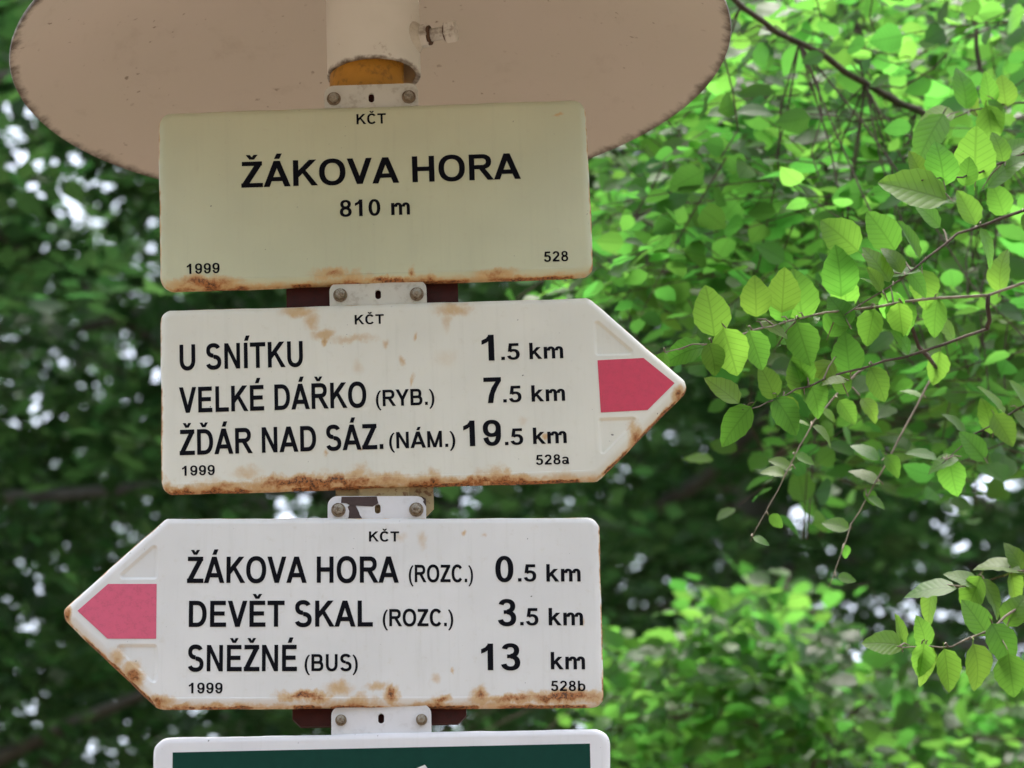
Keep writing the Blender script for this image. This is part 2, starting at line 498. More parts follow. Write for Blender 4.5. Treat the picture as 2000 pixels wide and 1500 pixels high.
def glyph(ch):
    """the union of a glyph's strokes as triangles"""
    if ch not in _gcache:
        vs_, fs = [], []
        for p in GL[ch][1]:
            area = sum(p[i][0] * p[(i + 1) % len(p)][1] - p[(i + 1) % len(p)][0] * p[i][1] for i in range(len(p)))
            if area < 0: p = p[::-1]
            fs.append(list(range(len(vs_), len(vs_) + len(p))))
            vs_ += [Vector(q) for q in p]
        if not vs_:
            _gcache[ch] = ([], [])
        else:
            r = delaunay_2d_cdt(vs_, [], fs, 0, 1e-5)
            V, Fo = r[0], []
            for f, orig in zip(r[2], r[5]):
                if orig: Fo.append(tuple(f))
            _gcache[ch] = ([(v.x, v.y) for v in V], Fo)
    return _gcache[ch]
def text_geo(s, track=0.0):
    V, Fo, x = [], [], 0.0
    for ch in s:
        v, f = glyph(ch)
        n = len(V)
        V += [(a + x, b) for a, b in v]
        Fo += [tuple(i + n for i in q) for q in f]
        x += GL[ch][0] + track
    x0 = min(a for a, b in V); x1 = max(a for a, b in V)
    return [(a - x0, b) for a, b in V], Fo, x1 - x0
def lettering(fr, parent, s, l, r, cap, name='lettering', track=0.0):
    """print s so that its baseline runs from pixel l to pixel r with the given cap height in pixels"""
    V, Fo, w = text_geo(s, track)
    a, b = fr.px(*l), fr.px(*r)
    top = fr.px(l[0], l[1] - cap)
    sx, sz = (b.x - a.x) / w, (top - a).y
    zb = (a.y + b.y) / 2
    return mesh_obj(name, [(a.x + x * sx, -0.0004, zb + z * sz) for x, z in V], Fo, M_TEXT, parent)


# ------------------------------------------------------------------ pressed steel plates
def rounded(poly, radii, seg=7):
    """convex outline (counter-clockwise) with rounded corners -> points and outward normals"""
    P, N = [], []
    n = len(poly)
    for i in range(n):
        p, a, b = Vector(poly[i]), Vector(poly[i - 1]), Vector(poly[(i + 1) % n])
        d0, d1 = (p - a).normalized(), (b - p).normalized()
        n0, n1 = Vector((d0.y, -d0.x)), Vector((d1.y, -d1.x))
        ang = n0.angle(n1)
        r = radii[i]
        tlen = r * math.tan(ang / 2)
        c = p - d0 * tlen - n0 * r
        a0 = math.atan2(n0.y, n0.x)
        for k in range(seg + 1):
            q = a0 + ang * k / seg
            nn = Vector((math.cos(q), math.sin(q)))
            P.append(c + nn * r); N.append(nn)
    return P, N


def subdivide(P, N, step=0.012):
    P2, N2 = [], []
    for i in range(len(P)):
        j = (i + 1) % len(P)
        k = max(1, int((P[j] - P[i]).length / step))
        for q in range(k):
            P2.append(P[i].lerp(P[j], q / k)); N2.append(N[i].lerp(N[j], q / k).normalized())
    return P2, N2


def pressed_plate(name, poly, radii, mat, parent, depth=0.014, recess=(), rec_depth=0.0024, dent=0.0006, seed=0):
    """sheet pressed into a shallow tray: rolled rim, flat face at y=0, optional sunk panels"""
    P, N = rounded(poly, radii)
    P, N = subdivide(P, N)
    rr = random.Random(seed)
    ph = [rr.uniform(0, 6.28) for _ in range(4)]
    wob = [dent * (math.sin(i * 0.31 + ph[0]) + 0.7 * math.sin(i * 0.83 + ph[1]) + 0.5 * math.sin(i * 1.9 + ph[2])) / 2 for i in range(len(P))]
    prof = [(0.0015, depth), (0.0, depth - 0.002), (0.0, 0.0062), (0.0006, 0.0042), (0.0020, 0.0022), (0.0042, 0.0008), (0.0066, 0.0001), (0.0078, 0.0), (0.0088, 0.0)]
    n = len(P)
    V, Fs = [], []
    for (ins, yy) in prof:
        k = max(0.0, 1 - ins / 0.006)
        V += [(P[i].x - N[i].x * (ins + wob[i] * k), yy, P[i].y - N[i].y * (ins + wob[i] * k)) for i in range(n)]
    for s in range(len(prof) - 1):
        for i in range(n):
            j = (i + 1) % n
            Fs.append((s * n + i, s * n + j, (s + 1) * n + j, (s + 1) * n + i))
    outer = list(range((len(prof) - 1) * n, len(prof) * n))
    loops = [outer]
    rprof = [(0.0, 0.0), (0.0004, 0.0), (0.0011, 0.13), (0.0021, 0.5), (0.0031, 0.87), (0.0038, 1.0), (0.0044, 1.0)]
    inner_fill = []
    for tri in recess:
        TP, TN = rounded(tri, [0.0046] * len(tri), 5)
        m = len(TP)
        base = len(V)
        for ins, dd in rprof:
            V += [(TP[i].x - TN[i].x * ins, dd * rec_depth, TP[i].y - TN[i].y * ins) for i in range(m)]
        for s in range(len(rprof) - 1):
            for i in range(m):
                j = (i + 1) % m
                Fs.append((base + s * m + i, base + s * m + j, base + (s + 1) * m + j, base + (s + 1) * m + i))
        loops.append([base + i for i in range(m)])
        inner_fill.append(tuple(base + (len(rprof) - 1) * m + i for i in range(m)))
    flat = [i for lp in loops for i in lp]
    tess = tessellate_polygon([[Vector((V[i][0], V[i][2], 0)) for i in lp] for lp in loops])
    for f in tess: Fs.append(tuple(flat[i] for i in f))
    Fs += inner_fill
    me = bpy.data.meshes.new(name)
    me.from_pydata(V, [], Fs)
    bm = bmesh.new(); bm.from_mesh(me)
    bmesh.ops.recalc_face_normals(bm, faces=bm.faces)
    for f in bm.faces: f.smooth = True
    bm.faces.ensure_lookup_table()
    bm.normal_update()
    s = sum(f.normal.y * f.calc_area() for f in bm.faces)
    if s > 0: bmesh.ops.reverse_faces(bm, faces=bm.faces)
    bm.to_mesh(me); bm.free()
    at = me.attributes.new('rim', 'FLOAT', 'POINT')
    rim = np.zeros(len(me.vertices), np.float32)
    for k_, val in enumerate((1, 1, .92, .75, .5, .25, .06, 0, 0)): rim[k_ * n:(k_ + 1) * n] = val
    at.data.foreach_set('value', rim)
    o = link_mesh(name, me, mat, parent)
    # the closed back
    bk = MB()
    bk.prism([(P[i].x - N[i].x * 0.003, P[i].y - N[i].y * 0.003) for i in range(n)], depth - 0.004, depth - 0.0025)
    bk.build('back_sheet', M_BACK, parent)
    return o


def hexagon(cx, cz, r, rot=0.0): return [(cx + r * math.cos(rot + k * math.pi / 3), cz + r * math.sin(rot + k * math.pi / 3)) for k in range(6)]
def disk(cx, cz, r, n=20): return [(cx + r * math.cos(k * 2 * math.pi / n), cz + r * math.sin(k * 2 * math.pi / n)) for k in range(n)]


def bolt(parent, c, y, rw, mw=M_WASHER, mb=M_BOLT, rot=0.3):
    """washer, nut and threaded end standing out from the plane y"""
    w = MB(); w.prism(disk(c.x, c.y, rw), y - 0.0016, y - 0.0001)
    wo_ = w.build('washer', mw, parent)
    b = MB()
    h1 = hexagon(c.x, c.y, rw * 0.70, rot); h2 = hexagon(c.x, c.y, rw * 0.60, rot)
    vs_ = [(p[0], y - 0.0015, p[1]) for p in h1] + [(p[0], y - 0.0062, p[1]) for p in h1] + [(p[0], y - 0.0074, p[1]) for p in h2]
    fs = [(i, (i + 1) % 6, 6 + (i + 1) % 6, 6 + i) for i in range(6)] + [(6 + i, 6 + (i + 1) % 6, 12 + (i + 1) % 6, 12 + i) for i in range(6)] + [tuple(range(12, 18))]
    b.add(vs_, fs)
    b.prism(disk(c.x, c.y, rw * 0.34, 14), y - 0.0108, y - 0.007)
    b.prism(disk(c.x, c.y, rw * 0.22, 14), y - 0.0122, y - 0.0108)
    auto_smooth(b.build('nut', mb, parent))


def mounting_tab(fr, parent, quad, neck, bolts, slot, mat, y=0.006, th=0.003, name='mounting_tab', rw=0.0072, slits=True):
    """flat tongue: rounded upper corners, narrower neck, vertical slot, two bolts (pixels)"""
    (l, t_), (r, b_) = quad
    tl, br = fr.px(l, t_, y), fr.px(r, b_, y)
    nl, nr = fr.px(neck[0], b_, y).x, fr.px(neck[1], b_, y).x
    x0, x1, z1, z0 = tl.x, br.x, tl.y, br.y
    rc = 0.010
    out = []
    out += [(nl, z0 - 0.010), (nr, z0 - 0.010), (nr, z0), (x1, z0)]
    out += [(x1 - rc + rc * math.cos(a), z1 - rc + rc * math.sin(a)) for a in [k * math.pi / 12 for k in range(7)]]
    out += [(x0 + rc + rc * math.cos(a), z1 - rc + rc * math.sin(a)) for a in [math.pi / 2 + k * math.pi / 12 for k in range(7)]]
    out += [(x0, z0), (nl, z0)]
    s = fr.px(*slot, y)
    hw, hh = 0.0030, 0.0052
    hole = [(s.x + hw * math.cos(a), s.y + (hh - hw) * (1 if math.sin(a) >= 0 else -1) + hw * math.sin(a)) for a in [2 * math.pi * (k + 0.5) / 16 for k in range(16)]]
    loops = [out, hole]
    flat = [p for lp in loops for p in lp]
    tris = tessellate_polygon([[Vector((p[0], p[1], 0)) for p in lp] for lp in loops])
    n = len(flat)
    V = [(p[0], y, p[1]) for p in flat] + [(p[0], y + th, p[1]) for p in flat]
    Fs = [tuple(f) for f in tris] + [tuple(i + n for i in reversed(f)) for f in tris]
    off = 0
    for lp in loops:
        m = len(lp)
        for i in range(m):
            j = (i + 1) % m
            Fs.append((off + i, off + j, off + j + n, off + i + n))
        off += m
    o = auto_smooth(mesh_obj(name, V, Fs, mat, parent), 40)
    for k, bp in enumerate(bolts):
        bolt(o, fr.px(*bp, y), y, rw, rot=0.3 + k * 0.5)
    return o


def clamp_bar(fr, parent, x_px, z_px, y0=0.0165, y1=0.0225, cham=0.010):
    a, b = fr.px(x_px[0], z_px[1], y0), fr.px(x_px[1], z_px[1], y0)
    top = fr.px(x_px[0], z_px[0], y0).y
    z0, z1 = min(a.y, b.y), top
    m = MB()
    m.prism([(a.x + cham, z0), (b.x - cham, z0), (b.x, z0 + cham), (b.x, z1), (a.x, z1), (a.x, z0 + cham)], y0, y1)
    return auto_smooth(m.build('clamp_bar', M_MAROON, parent))


# fitted frames of the four plates: centre x, centre z, yaw, roll
F1 = Frame(-0.2425, 3.4710, 1.446, -2.1471)
F2 = Frame(-0.2377, 3.2509, 1.638, -2.0856)
F3 = Frame(-0.2295, 3.0207, 3.309, -0.8335)
F4 = Frame(-0.2312, 2.8994, 0.0, -0.95)
HH, W1, LA, BA = 0.1975, 0.4413, 0.5301, 0.4353

# --- location plate
s1 = empty('location_sign', F1.loc, F1.eul)
tag(s1, 'shade-tinted cream place-name plate reading ŽÁKOVA HORA 810 m under the round roof', 'sign')
ZB, ZT = -HH / 2 + 0.0040, HH / 2 + 0.0032       # the rolled rim shows its back edge below and its front edge above
rect = [(-W1 / 2, ZB), (W1 / 2, ZB), (W1 / 2, ZT), (-W1 / 2, ZT)]
q = F1.px
def sp(fr, u, v, ru, rv, amt):
    p = fr.px(u, v)
    return (p.x, p.y, ru * 0.00053, rv * 0.00057, amt)
m1 = enamel('enamel_cream_shaded', (0.635, 0.645, 0.44), -HH / 2, HH / 2, -W1 / 2, W1 / 2, bottom=0.85, edge=0.8, spots=[  # base colour takes in the roof's shade and the yellow-green light there
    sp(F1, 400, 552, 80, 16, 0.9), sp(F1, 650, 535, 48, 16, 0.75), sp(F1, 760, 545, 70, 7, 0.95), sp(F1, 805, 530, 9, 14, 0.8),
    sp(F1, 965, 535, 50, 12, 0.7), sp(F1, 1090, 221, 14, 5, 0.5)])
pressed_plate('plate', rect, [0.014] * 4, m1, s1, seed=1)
lettering(F1, s1, 'KČT', (696.5, 243.5), (754, 241), 20, track=.03)
lettering(F1, s1, 'ŽÁKOVA HORA', (471.5, 367.5), (1017.5, 349), 50.5)
lettering(F1, s1, '810 m', (664, 424), (801, 419), 32.5, track=.04)
lettering(F1, s1, '1999', (365, 536), (429, 533), 20, track=.04)
lettering(F1, s1, '528', (1062.5, 512), (1110, 510), 20, track=.05)
mounting_tab(F1, s1, ((632.8, 168), (817.6, 208)), (677, 775), [(652, 193.6), (798.4, 189.6)], (725.3, 191), M_TAB1)

clamp_bar(F1, s1, (640, 812), (172, 240), cham=0.002)  # bar added to darken what shows through the tab's slot and slits

# --- arrow plate to the right
def arrow_sunk(fr, pts): return [tuple(fr.px(u, v)) for u, v in pts]
def ccw(p):
    a = sum(p[i][0] * p[(i + 1) % len(p)][1] - p[(i + 1) % len(p)][0] * p[i][1] for i in range(len(p)))
    return p if a > 0 else p[::-1]
def flat_mark(fr, parent, pts, mat, name):
    p = [fr.px(u, v) for u, v in pts]
    return mesh_obj(name, [(a.x, -0.0004, a.y) for a in p], [tuple(range(len(p)))], mat, parent)

s2 = empty('direction_sign', F2.loc, F2.eul)
tag(s2, 'white arrow sign with red tip, listing U SNÍTKU and VELKÉ DÁŘKO', 'sign', 'arrow signs on the post')
arr = [(-BA / 2, ZB), (BA / 2 + 0.002, ZB), (LA - BA / 2 + .0045, 0.003), (BA / 2, ZT), (-BA / 2, ZT)]
m2 = enamel('enamel_white_rusty', (0.81, 0.80, 0.705), -HH / 2, HH / 2, -BA / 2, LA - BA / 2, bottom=1.0, edge=1.0, spots=[
    sp(F2, 582, 608, 42, 14, 0.50), sp(F2, 606, 628, 20, 22, 0.42), sp(F2, 632, 652, 26, 12, 0.50), sp(F2, 690, 662, 60, 10, 0.34), sp(F2, 755, 668, 10, 12, 0.4), sp(F2, 632, 662, 6, 12, 0.62),
    sp(F2, 885, 602, 50, 16, 0.46), sp(F2, 872, 625, 12, 26, 0.3), sp(F2, 810, 655, 6, 12, 0.45), sp(F2, 783, 708, 7, 12, 0.4), sp(F2, 806, 740, 5, 14, 0.4), sp(F2, 700, 716, 14, 20, 0.22),
    sp(F2, 480, 922, 34, 14, 0.36), sp(F2, 640, 940, 190, 16, 0.98), sp(F2, 430, 948, 60, 10, 0.7), sp(F2, 950, 938, 120, 9, 0.85), sp(F2, 1066, 852, 8, 8, 0.6),
    sp(F2, 705, 880, 7, 8, 0.5), sp(F2, 635, 885, 5, 8, 0.45), sp(F2, 870, 700, 40, 25, 0.18), sp(F2, 1020, 820, 12, 10, 0.2),
    sp(F2, 1325, 770, 14, 18, 0.8), sp(F2, 1240, 860, 14, 40, 0.75)])
def sunk(p_out, p_tip, xv, zh, inset=0.0118):
    """triangle between the body, the colour band and the slanting rim of an arrow head"""
    a, b = Vector(p_out), Vector(p_tip)
    d = (b - a).normalized()
    nn = Vector((-d.y, d.x))
    if nn.dot(Vector((xv, zh)) - a) < 0: nn = -nn
    a2 = a + nn * inset
    zx = a2.y + (xv - a2.x) * d.y / d.x
    xz = a2.x + (zh - a2.y) * d.x / d.y
    return ccw([(xv, zx), (xz, zh), (xv, zh)])
tip2 = (LA - BA / 2 + .0045, 0.003)
tri_u = sunk((BA / 2, ZT), tip2, F2.px(1159, 660).x, F2.px(1200, 695.5).y)
tri_l = sunk((BA / 2 + .002, ZB), tip2, F2.px(1168, 860).x, F2.px(1200, 813.5).y)
pressed_plate('plate', ccw(arr), [0.0125, 0.0105, 0.0105, 0.0105, 0.0125], m2, s2, recess=[tri_u, tri_l], seed=2)
flat_mark(F2, s2, [(1167, 704), (1256.8, 699.4), (1317.5, 748.5), (1264.5, 801.2), (1173.4, 805.8)], M_RED, 'red_arrow_mark')
lettering(F2, s2, 'KČT', (693, 634), (750, 632.6), 18.7, track=.03)
for s_, l_, r_, c_ in (
    ('U SNÍTKU', (351, 723.4), (592, 716.2), 50), ('VELKÉ DÁŘKO', (350, 806.7), (716, 796), 50), ('(RYB.)', (734.6, 793.8), (848.7, 791), 32),
    ('ŽĎÁR NAD SÁZ.', (351, 889.5), (749, 877.2), 49.7), ('(NÁM.)', (760.4, 876.3), (889.5, 873), 32),
    ('1', (941.6, 705), (966, 704.4), 50.5), ('.5', (979.3, 703.3), (1015.5, 702.3), 32), ('km', (1034.5, 701.6), (1100.4, 700), 32),
    ('7', (945.6, 787.8), (980, 786.8), 50), ('.5', (983, 786.4), (1019, 785.3), 32), ('km', (1038.5, 784.7), (1104, 783), 32),
    ('19', (905.8, 872), (979.3, 870), 50), ('.5', (986.4, 869.6), (1022.3, 868.6), 32), ('km', (1041.6, 867.4), (1107.2, 865.6), 32)):
    lettering(F2, s2, s_, l_, r_, c_)
lettering(F2, s2, '1999', (355.7, 929.6), (419.5, 927.8), 19.5, track=.04)
lettering(F2, s2, '528a', (1046.8, 908.2), (1111.8, 906.4), 19.5, track=.05)
mounting_tab(F2, s2, ((643, 552), (834, 597)), (690, 789), [(664.5, 577), (814, 575)], (738.5, 575), M_TAB1)
clamp_bar(F2, s2, (560, 896), (540, 610), cham=0.002)
lt = MB()
a_, b_ = F2.px(655, 948, 0.012), F2.px(848, 1006, 0.012)
lt.prism([(a_.x + .006, b_.y), (b_.x - .008, b_.y), (b_.x, b_.y + .008), (b_.x, a_.y - .004), (b_.x - .004, a_.y), (a_.x, a_.y), (a_.x, b_.y + .006)], 0.0145, 0.0175)
lower_tab = auto_smooth(lt.build('lower_tab', M_TABRUST, s2))
ln = MB(); a_, b_ = F2.px(700, 940, 0.009), F2.px(800, 972, 0.009)
ln.prism([(a_.x, b_.y), (b_.x, b_.y), (b_.x, a_.y), (a_.x, a_.y)], 0.0105, 0.0140)
auto_smooth(ln.build('tab_neck', M_TABRUST, lower_tab))

# --- arrow plate to the left
s3 = empty('direction_sign', F3.loc, F3.eul)
tag(s3, 'white arrow sign with faded pink tip, listing DEVĚT SKAL and SNĚŽNÉ', 'sign', 'arrow signs on the post')
arl = [(-BA / 2 - .003, ZB), (BA / 2, ZB), (BA / 2, ZT), (-BA / 2 + .003, ZT), (BA / 2 - LA - .007, 0.003)]
m3 = enamel('enamel_white', (0.82, 0.82, 0.81), -HH / 2, HH / 2, BA / 2 - LA, BA / 2, bottom=0.85, edge=1.1, spots=[
    sp(F3, 600, 1360, 60, 12, 0.9), sp(F3, 660, 1345, 36, 22, 0.6), sp(F3, 764, 1357, 17, 20, 0.95), sp(F3, 735, 1340, 34, 10, 0.5),
    sp(F3, 860, 1365, 24, 10, 0.85), sp(F3, 938, 1360, 22, 22, 0.85), sp(F3, 1100, 1360, 90, 15, 0.95), sp(F3, 1000, 1366, 80, 10, 0.8),
    sp(F3, 262, 1318, 26, 30, 0.85), sp(F3, 230, 1285, 20, 22, 0.6), sp(F3, 310, 1368, 30, 14, 0.8), sp(F3, 905, 1040, 6, 8, 0.5), sp(F3, 823, 1052, 12, 20, 0.3),
    sp(F3, 946, 1043, 8, 8, 0.3), sp(F3, 780, 1048, 20, 14, 0.25), sp(F3, 1140, 1215, 5, 10, 0.4), sp(F3, 850, 1322, 10, 14, 0.35), sp(F3, 885, 1312, 5, 10, 0.45),
    sp(F3, 132, 1200, 10, 22, 0.8)])
tip3 = (BA / 2 - LA - .007, 0.003)
tu = sunk((-BA / 2 + .003, ZT), tip3, F3.px(310, 1085).x, F3.px(260, 1133).y)
tl_ = sunk((-BA / 2 - .003, ZB), tip3, F3.px(309, 1310).x, F3.px(260, 1256.5).y)
pressed_plate('plate', ccw(arl), [0.0105, 0.0125, 0.0125, 0.0105, 0.0105], m3, s3, recess=[tu, tl_], seed=3)
flat_mark(F3, s3, [(211, 1140.8), (306, 1140.8), (305, 1247.6), (210, 1247.6), (151.3, 1193.2)], M_PINK, 'pink_arrow_mark')
lettering(F3, s3, 'KČT', (720.7, 1058), (779.6, 1057.7), 19.7, track=.03)
for s_, l_, r_, c_ in (
    ('ŽÁKOVA HORA', (365.2, 1139.4), (779, 1137.7), 51.3), ('(ROZC.)', (798.6, 1137.5), (924, 1137), 34),
    ('DEVĚT SKAL', (368.6, 1225), (728.3, 1223.7), 51), ('(ROZC.)', (747.7, 1223.5), (885.3, 1223), 33.6),
    ('SNĚŽNÉ', (366.9, 1311.7), (580, 1311), 51.6), ('(BUS)', (595, 1311), (698.8, 1310.6), 33),
    ('0', (967.8, 1137), (1003, 1136.8), 51), ('.5', (1011.8, 1136), (1047.5, 1136), 33.6), ('km', (1067.3, 1136), (1134.2, 1136), 34),
    ('3', (972.7, 1222.6), (1008.4, 1222.5), 52), ('.5', (1016, 1221.6), (1051.7, 1221.5), 33.6), ('km', (1071.8, 1221.6), (1139, 1221.5), 34),
    ('13', (940, 1309.3), (1016.3, 1309), 52), ('km', (1076, 1307.6), (1142.8, 1307.5), 34)):
    lettering(F3, s3, s_, l_, r_, c_)
lettering(F3, s3, '1999', (368.6, 1354.6), (434.5, 1354.2), 20.8, track=.04)
lettering(F3, s3, '528b', (1076, 1350), (1143.5, 1349.6), 20, track=.05)
tab3 = mounting_tab(F3, s3, ((640, 969), (832.5, 1017)), (708, 790), [(661, 996.5), (813, 995.7)], (737.7, 993.5), M_TABW)
# flaked-off paint baring the old brown coat
def flake(pts, y=0.0055):
    p = [F3.px(u, v, y) for u, v in pts]
    mesh_obj('bare_patch', [(a.x, y, a.y) for a in p], [tuple(range(len(p)))], M_OLDBROWN, tab3)
flake([(667, 970.3), (736, 969.6), (739, 983), (733, 986), (728, 989.5), (695, 987.5), (690, 989), (682, 986), (677, 983), (666, 982)])
flake([(683, 986.3), (695, 987.9), (701, 1000), (703, 1006), (707, 1012), (706, 1017), (676, 1017), (681, 1010), (682, 998), (679, 990)])
flake([(822, 968.5), (831.6, 974), (832.3, 990), (829.5, 985), (826, 980), (828, 977), (824, 972)])

# --- green information plate
s4 = empty('information_sign', F4.loc, F4.eul)
tag(s4, 'white framed board with dark green field bolted below the arrow signs', 'sign')
c0, c1 = F4.px(299, 1436), F4.px(1190, 1422)
zt = (c0.y + c1.y) / 2
hx0, hx1 = c0.x, c1.x
m4 = enamel('enamel_clean_white', (0.83, 0.83, 0.86), zt - 0.31, zt, hx0, hx1, bottom=0, edge=0.1, clean=True)
pressed_plate('plate', [(hx0, zt - 0.31), (hx1, zt - 0.31), (hx1, zt), (hx0, zt)], [0.016] * 4, m4, s4, seed=4)
g0, g1 = F4.px(337.4, 1469.4), F4.px(1152.2, 1453)
gz = (g0.y + g1.y) / 2
mesh_obj('green_field', [(g0.x, -0.0004, zt - 0.31 + .022), (g1.x, -0.0004, zt - 0.31 + .022), (g1.x, -0.0004, gz), (g0.x, -0.0004, gz)], [(0, 1, 2, 3)], M_GREEN, s4)
k_ = F4.px(830, 1494)
mesh_obj('white_mark', [(k_.x, -0.0008, k_.y), (k_.x - .0085, -0.0008, k_.y - .0035), (k_.x - .030, -0.0008, k_.y - .045), (k_.x - .018, -0.0008, k_.y - .05), (k_.x + .022, -0.0008, k_.y - .05), (k_.x + .004, -0.0008, k_.y - .006)],
         [(0, 1, 2, 3, 4, 5)], M_MARK, s4)
mounting_tab(F4, s4, ((647, 1379), (842.6, 1433)), (647.3, 842.3), [(666, 1407), (823.6, 1406)], (744.4, 1403), M_TABW, rw=0.0056)
clamp_bar(F4, s4, (571, 911), (1365, 1412), cham=0.008)

# ------------------------------------------------------------------ post and roof
LEAN = math.atan((0.2425 - 0.2295) / (3.471 - 3.0207))
post_top = at_y(716, 128, 0.0)
POST_R = 0.039
base_x = post_top.x + math.tan(LEAN) * post_top.z
post = empty('signpost', (base_x, 0, 0), (0, -LEAN, 0))
tag(post, 'ochre painted steel tube post carrying the hiking signs and round roof', 'post')
pm = MB()
pm.tube([(0, 0, -0.3), (0, 0, 1.2), (0, 0, 2.4), (0, 0, 3.72)], POST_R, 40)
auto_smooth(pm.build('pole', M_POST, post))
lathe('concrete_foot', [(POST_R + .001, -.2), (.20, -.2), (.20, .03), (.185, .055), (POST_R + .001, .07)], simple('concrete', (0.32, 0.31, 0.28), 0.9, scale=25, dark=(0.15, 0.16, 0.1), dark_amt=0.5), post, 32)

RIM_R = 0.3792
roof = empty('signpost_roof', (-0.2508, 0.0, 3.6564), (rad(-0.115), rad(-3.5346), 0))
tag(roof, 'round shallow cone roof of painted sheet metal with a tube collar on the post', 'roof')
t = NT('roof_underside')
co = t.coords('Object')
x, y, z = t.xyz(co)
rr_ = t.math('SQRT', t.math('ADD', t.math('MULTIPLY', x, x), t.math('MULTIPLY', y, y)))
nn = t.noise(co, 55, 7, 0.7)
nb = t.noise(co, 5, 3)
nl = t.noise(co, 16, 3)
c = t.mix(t.sstep(nb, 0.3, 0.7), (0.65, 0.605, 0.55), (0.625, 0.59, 0.525))
edge = t.math('ADD', rr_, t.math('MULTIPLY_ADD', nn, 0.024, -0.012))
edge = t.math('ADD', edge, t.math('MULTIPLY_ADD', nl, 0.018, -0.009))
c = t.mix(t.sstep(edge, RIM_R - 0.011, RIM_R + 0.002, 0, 0.9), c, (0.075, 0.055, 0.04))
sk = t.math('MULTIPLY', t.sstep(t.noise(co, 120, 2, 0.4), 0.69, 0.76), t.sstep(t.noise(co, 12, 2), 0.45, 0.6))
c = t.mix(t.sstep(t.noise(t.coords('Object', (14, 14, 60)), 1.0, 5, 0.7), 0.56, 0.75, 0, 0.16), c, (0.30, 0.24, 0.18))
c = t.mix(t.math('MULTIPLY', sk, 0.75), c, (0.2, 0.15, 0.1))
M_ROOF = t.done(t.bsdf(c, 0.6, 0, t.bump(t.noise(co, 7, 3), 0.25, 0.004), 0.35))
CR = 0.135                                   # rise of the cone
prof = [(RIM_R - .001, 0.0), (RIM_R, 0.002), (RIM_R - .001, 0.0045), (0.045, CR + 0.003), (0.045, CR)]
lathe('roof_cone', prof, M_ROOF, roof, 128, True, 50)
lathe('roof_tip', [(0.0005, CR + .022), (0.046, CR + .006), (0.046, CR - .01), (0.0005, CR - .01)], M_ROOF, roof, 48, True, 50)
# collar: its lower ring seen at about pixel (730,149)
cb = at_y(730.5, 150, 0.0)
roof_m = Matrix.Translation(roof.location) @ Euler(roof.rotation_euler).to_matrix().to_4x4()
cl = roof_m.inverted() @ cb
CO_R = 0.0492
col_e = empty('collar', cl, (0, rad(1.8), 0)); col_e.parent = roof
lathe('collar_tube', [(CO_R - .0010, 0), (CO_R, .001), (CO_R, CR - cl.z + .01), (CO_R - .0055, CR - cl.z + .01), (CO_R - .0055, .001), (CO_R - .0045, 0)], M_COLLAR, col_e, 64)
# clamping screw: welded nut, shank, hexagon head, pointing right and a little to the viewer
sc_p = at_y(826, 80, 0.0)
sc_l = roof_m.inverted() @ sc_p
scr = empty('clamping_screw', (cl.x, cl.y, sc_l.z), (0, rad(1), rad(-14))); scr.parent = roof
def hexprism(x0, x1, r, rot, ch=0.0):
    rings = [(x0, r - ch), (x0 + ch, r), (x1 - ch, r), (x1, r - ch)] if ch else [(x0, r), (x1, r)]
    V, Fs = [], []
    for xx, rr2 in rings: V += [(xx, rr2 * math.cos(rot + k * math.pi / 3), rr2 * math.sin(rot + k * math.pi / 3)) for k in range(6)]
    for s in range(len(rings) - 1):
        Fs += [(s * 6 + k, s * 6 + (k + 1) % 6, (s + 1) * 6 + (k + 1) % 6, (s + 1) * 6 + k) for k in range(6)]
    Fs += [tuple(range(5, -1, -1)), tuple((len(rings) - 1) * 6 + k for k in range(6))]
    return V, Fs
for nm, geo in (('weld_nut', hexprism(CO_R - .004, CO_R + .013, .0128, .2, .002)), ('screw_head', hexprism(CO_R + .031, CO_R + .043, .0125, .5, .0016))):
    m = MB(); m.add(*geo); auto_smooth(m.build(nm, M_SCREW, scr), 30)
m = MB(); sh = [(CO_R + .012, 0, 0)]; rs = [.0068]
for k in range(8):
    sh += [(CO_R + .0125 + k * .0016, 0, 0), (CO_R + .0133 + k * .0016, 0, 0)]; rs += [.0072, .0062]
sh += [(CO_R + .0260, 0, 0), (CO_R + .032, 0, 0)]; rs += [.0070, .0070]
m.tube(sh, rs, 18); m.build('screw_shank', M_SCREW, scr, True)
m = MB(); m.tube([(CO_R + .0122, 0, 0), (CO_R + .0150, 0, 0), (CO_R + .0156, 0, 0)], [.0106, .0104, .0076], 20); m.build('rust_shade_ring', M_RUST_SHADE, scr, True)  # rust-coloured ring painting dark shading around the nut face
m = MB(); m.tube([(CO_R + .0296, 0, 0), (CO_R + .0312, 0, 0)], [.0082, .0108], 20); m.build('rust_shade_ring', M_RUST_SHADE, scr, True)  # same painted shading behind the screw head
m = MB()
m.tube([(CO_R - .006, 0, 0), (CO_R - .001, 0, 0), (CO_R + .003, 0, 0), (CO_R + .005, 0, 0)], [.021, .0185, .0145, .0128], 20); m.build('weld_bead', M_WELD, scr, True)

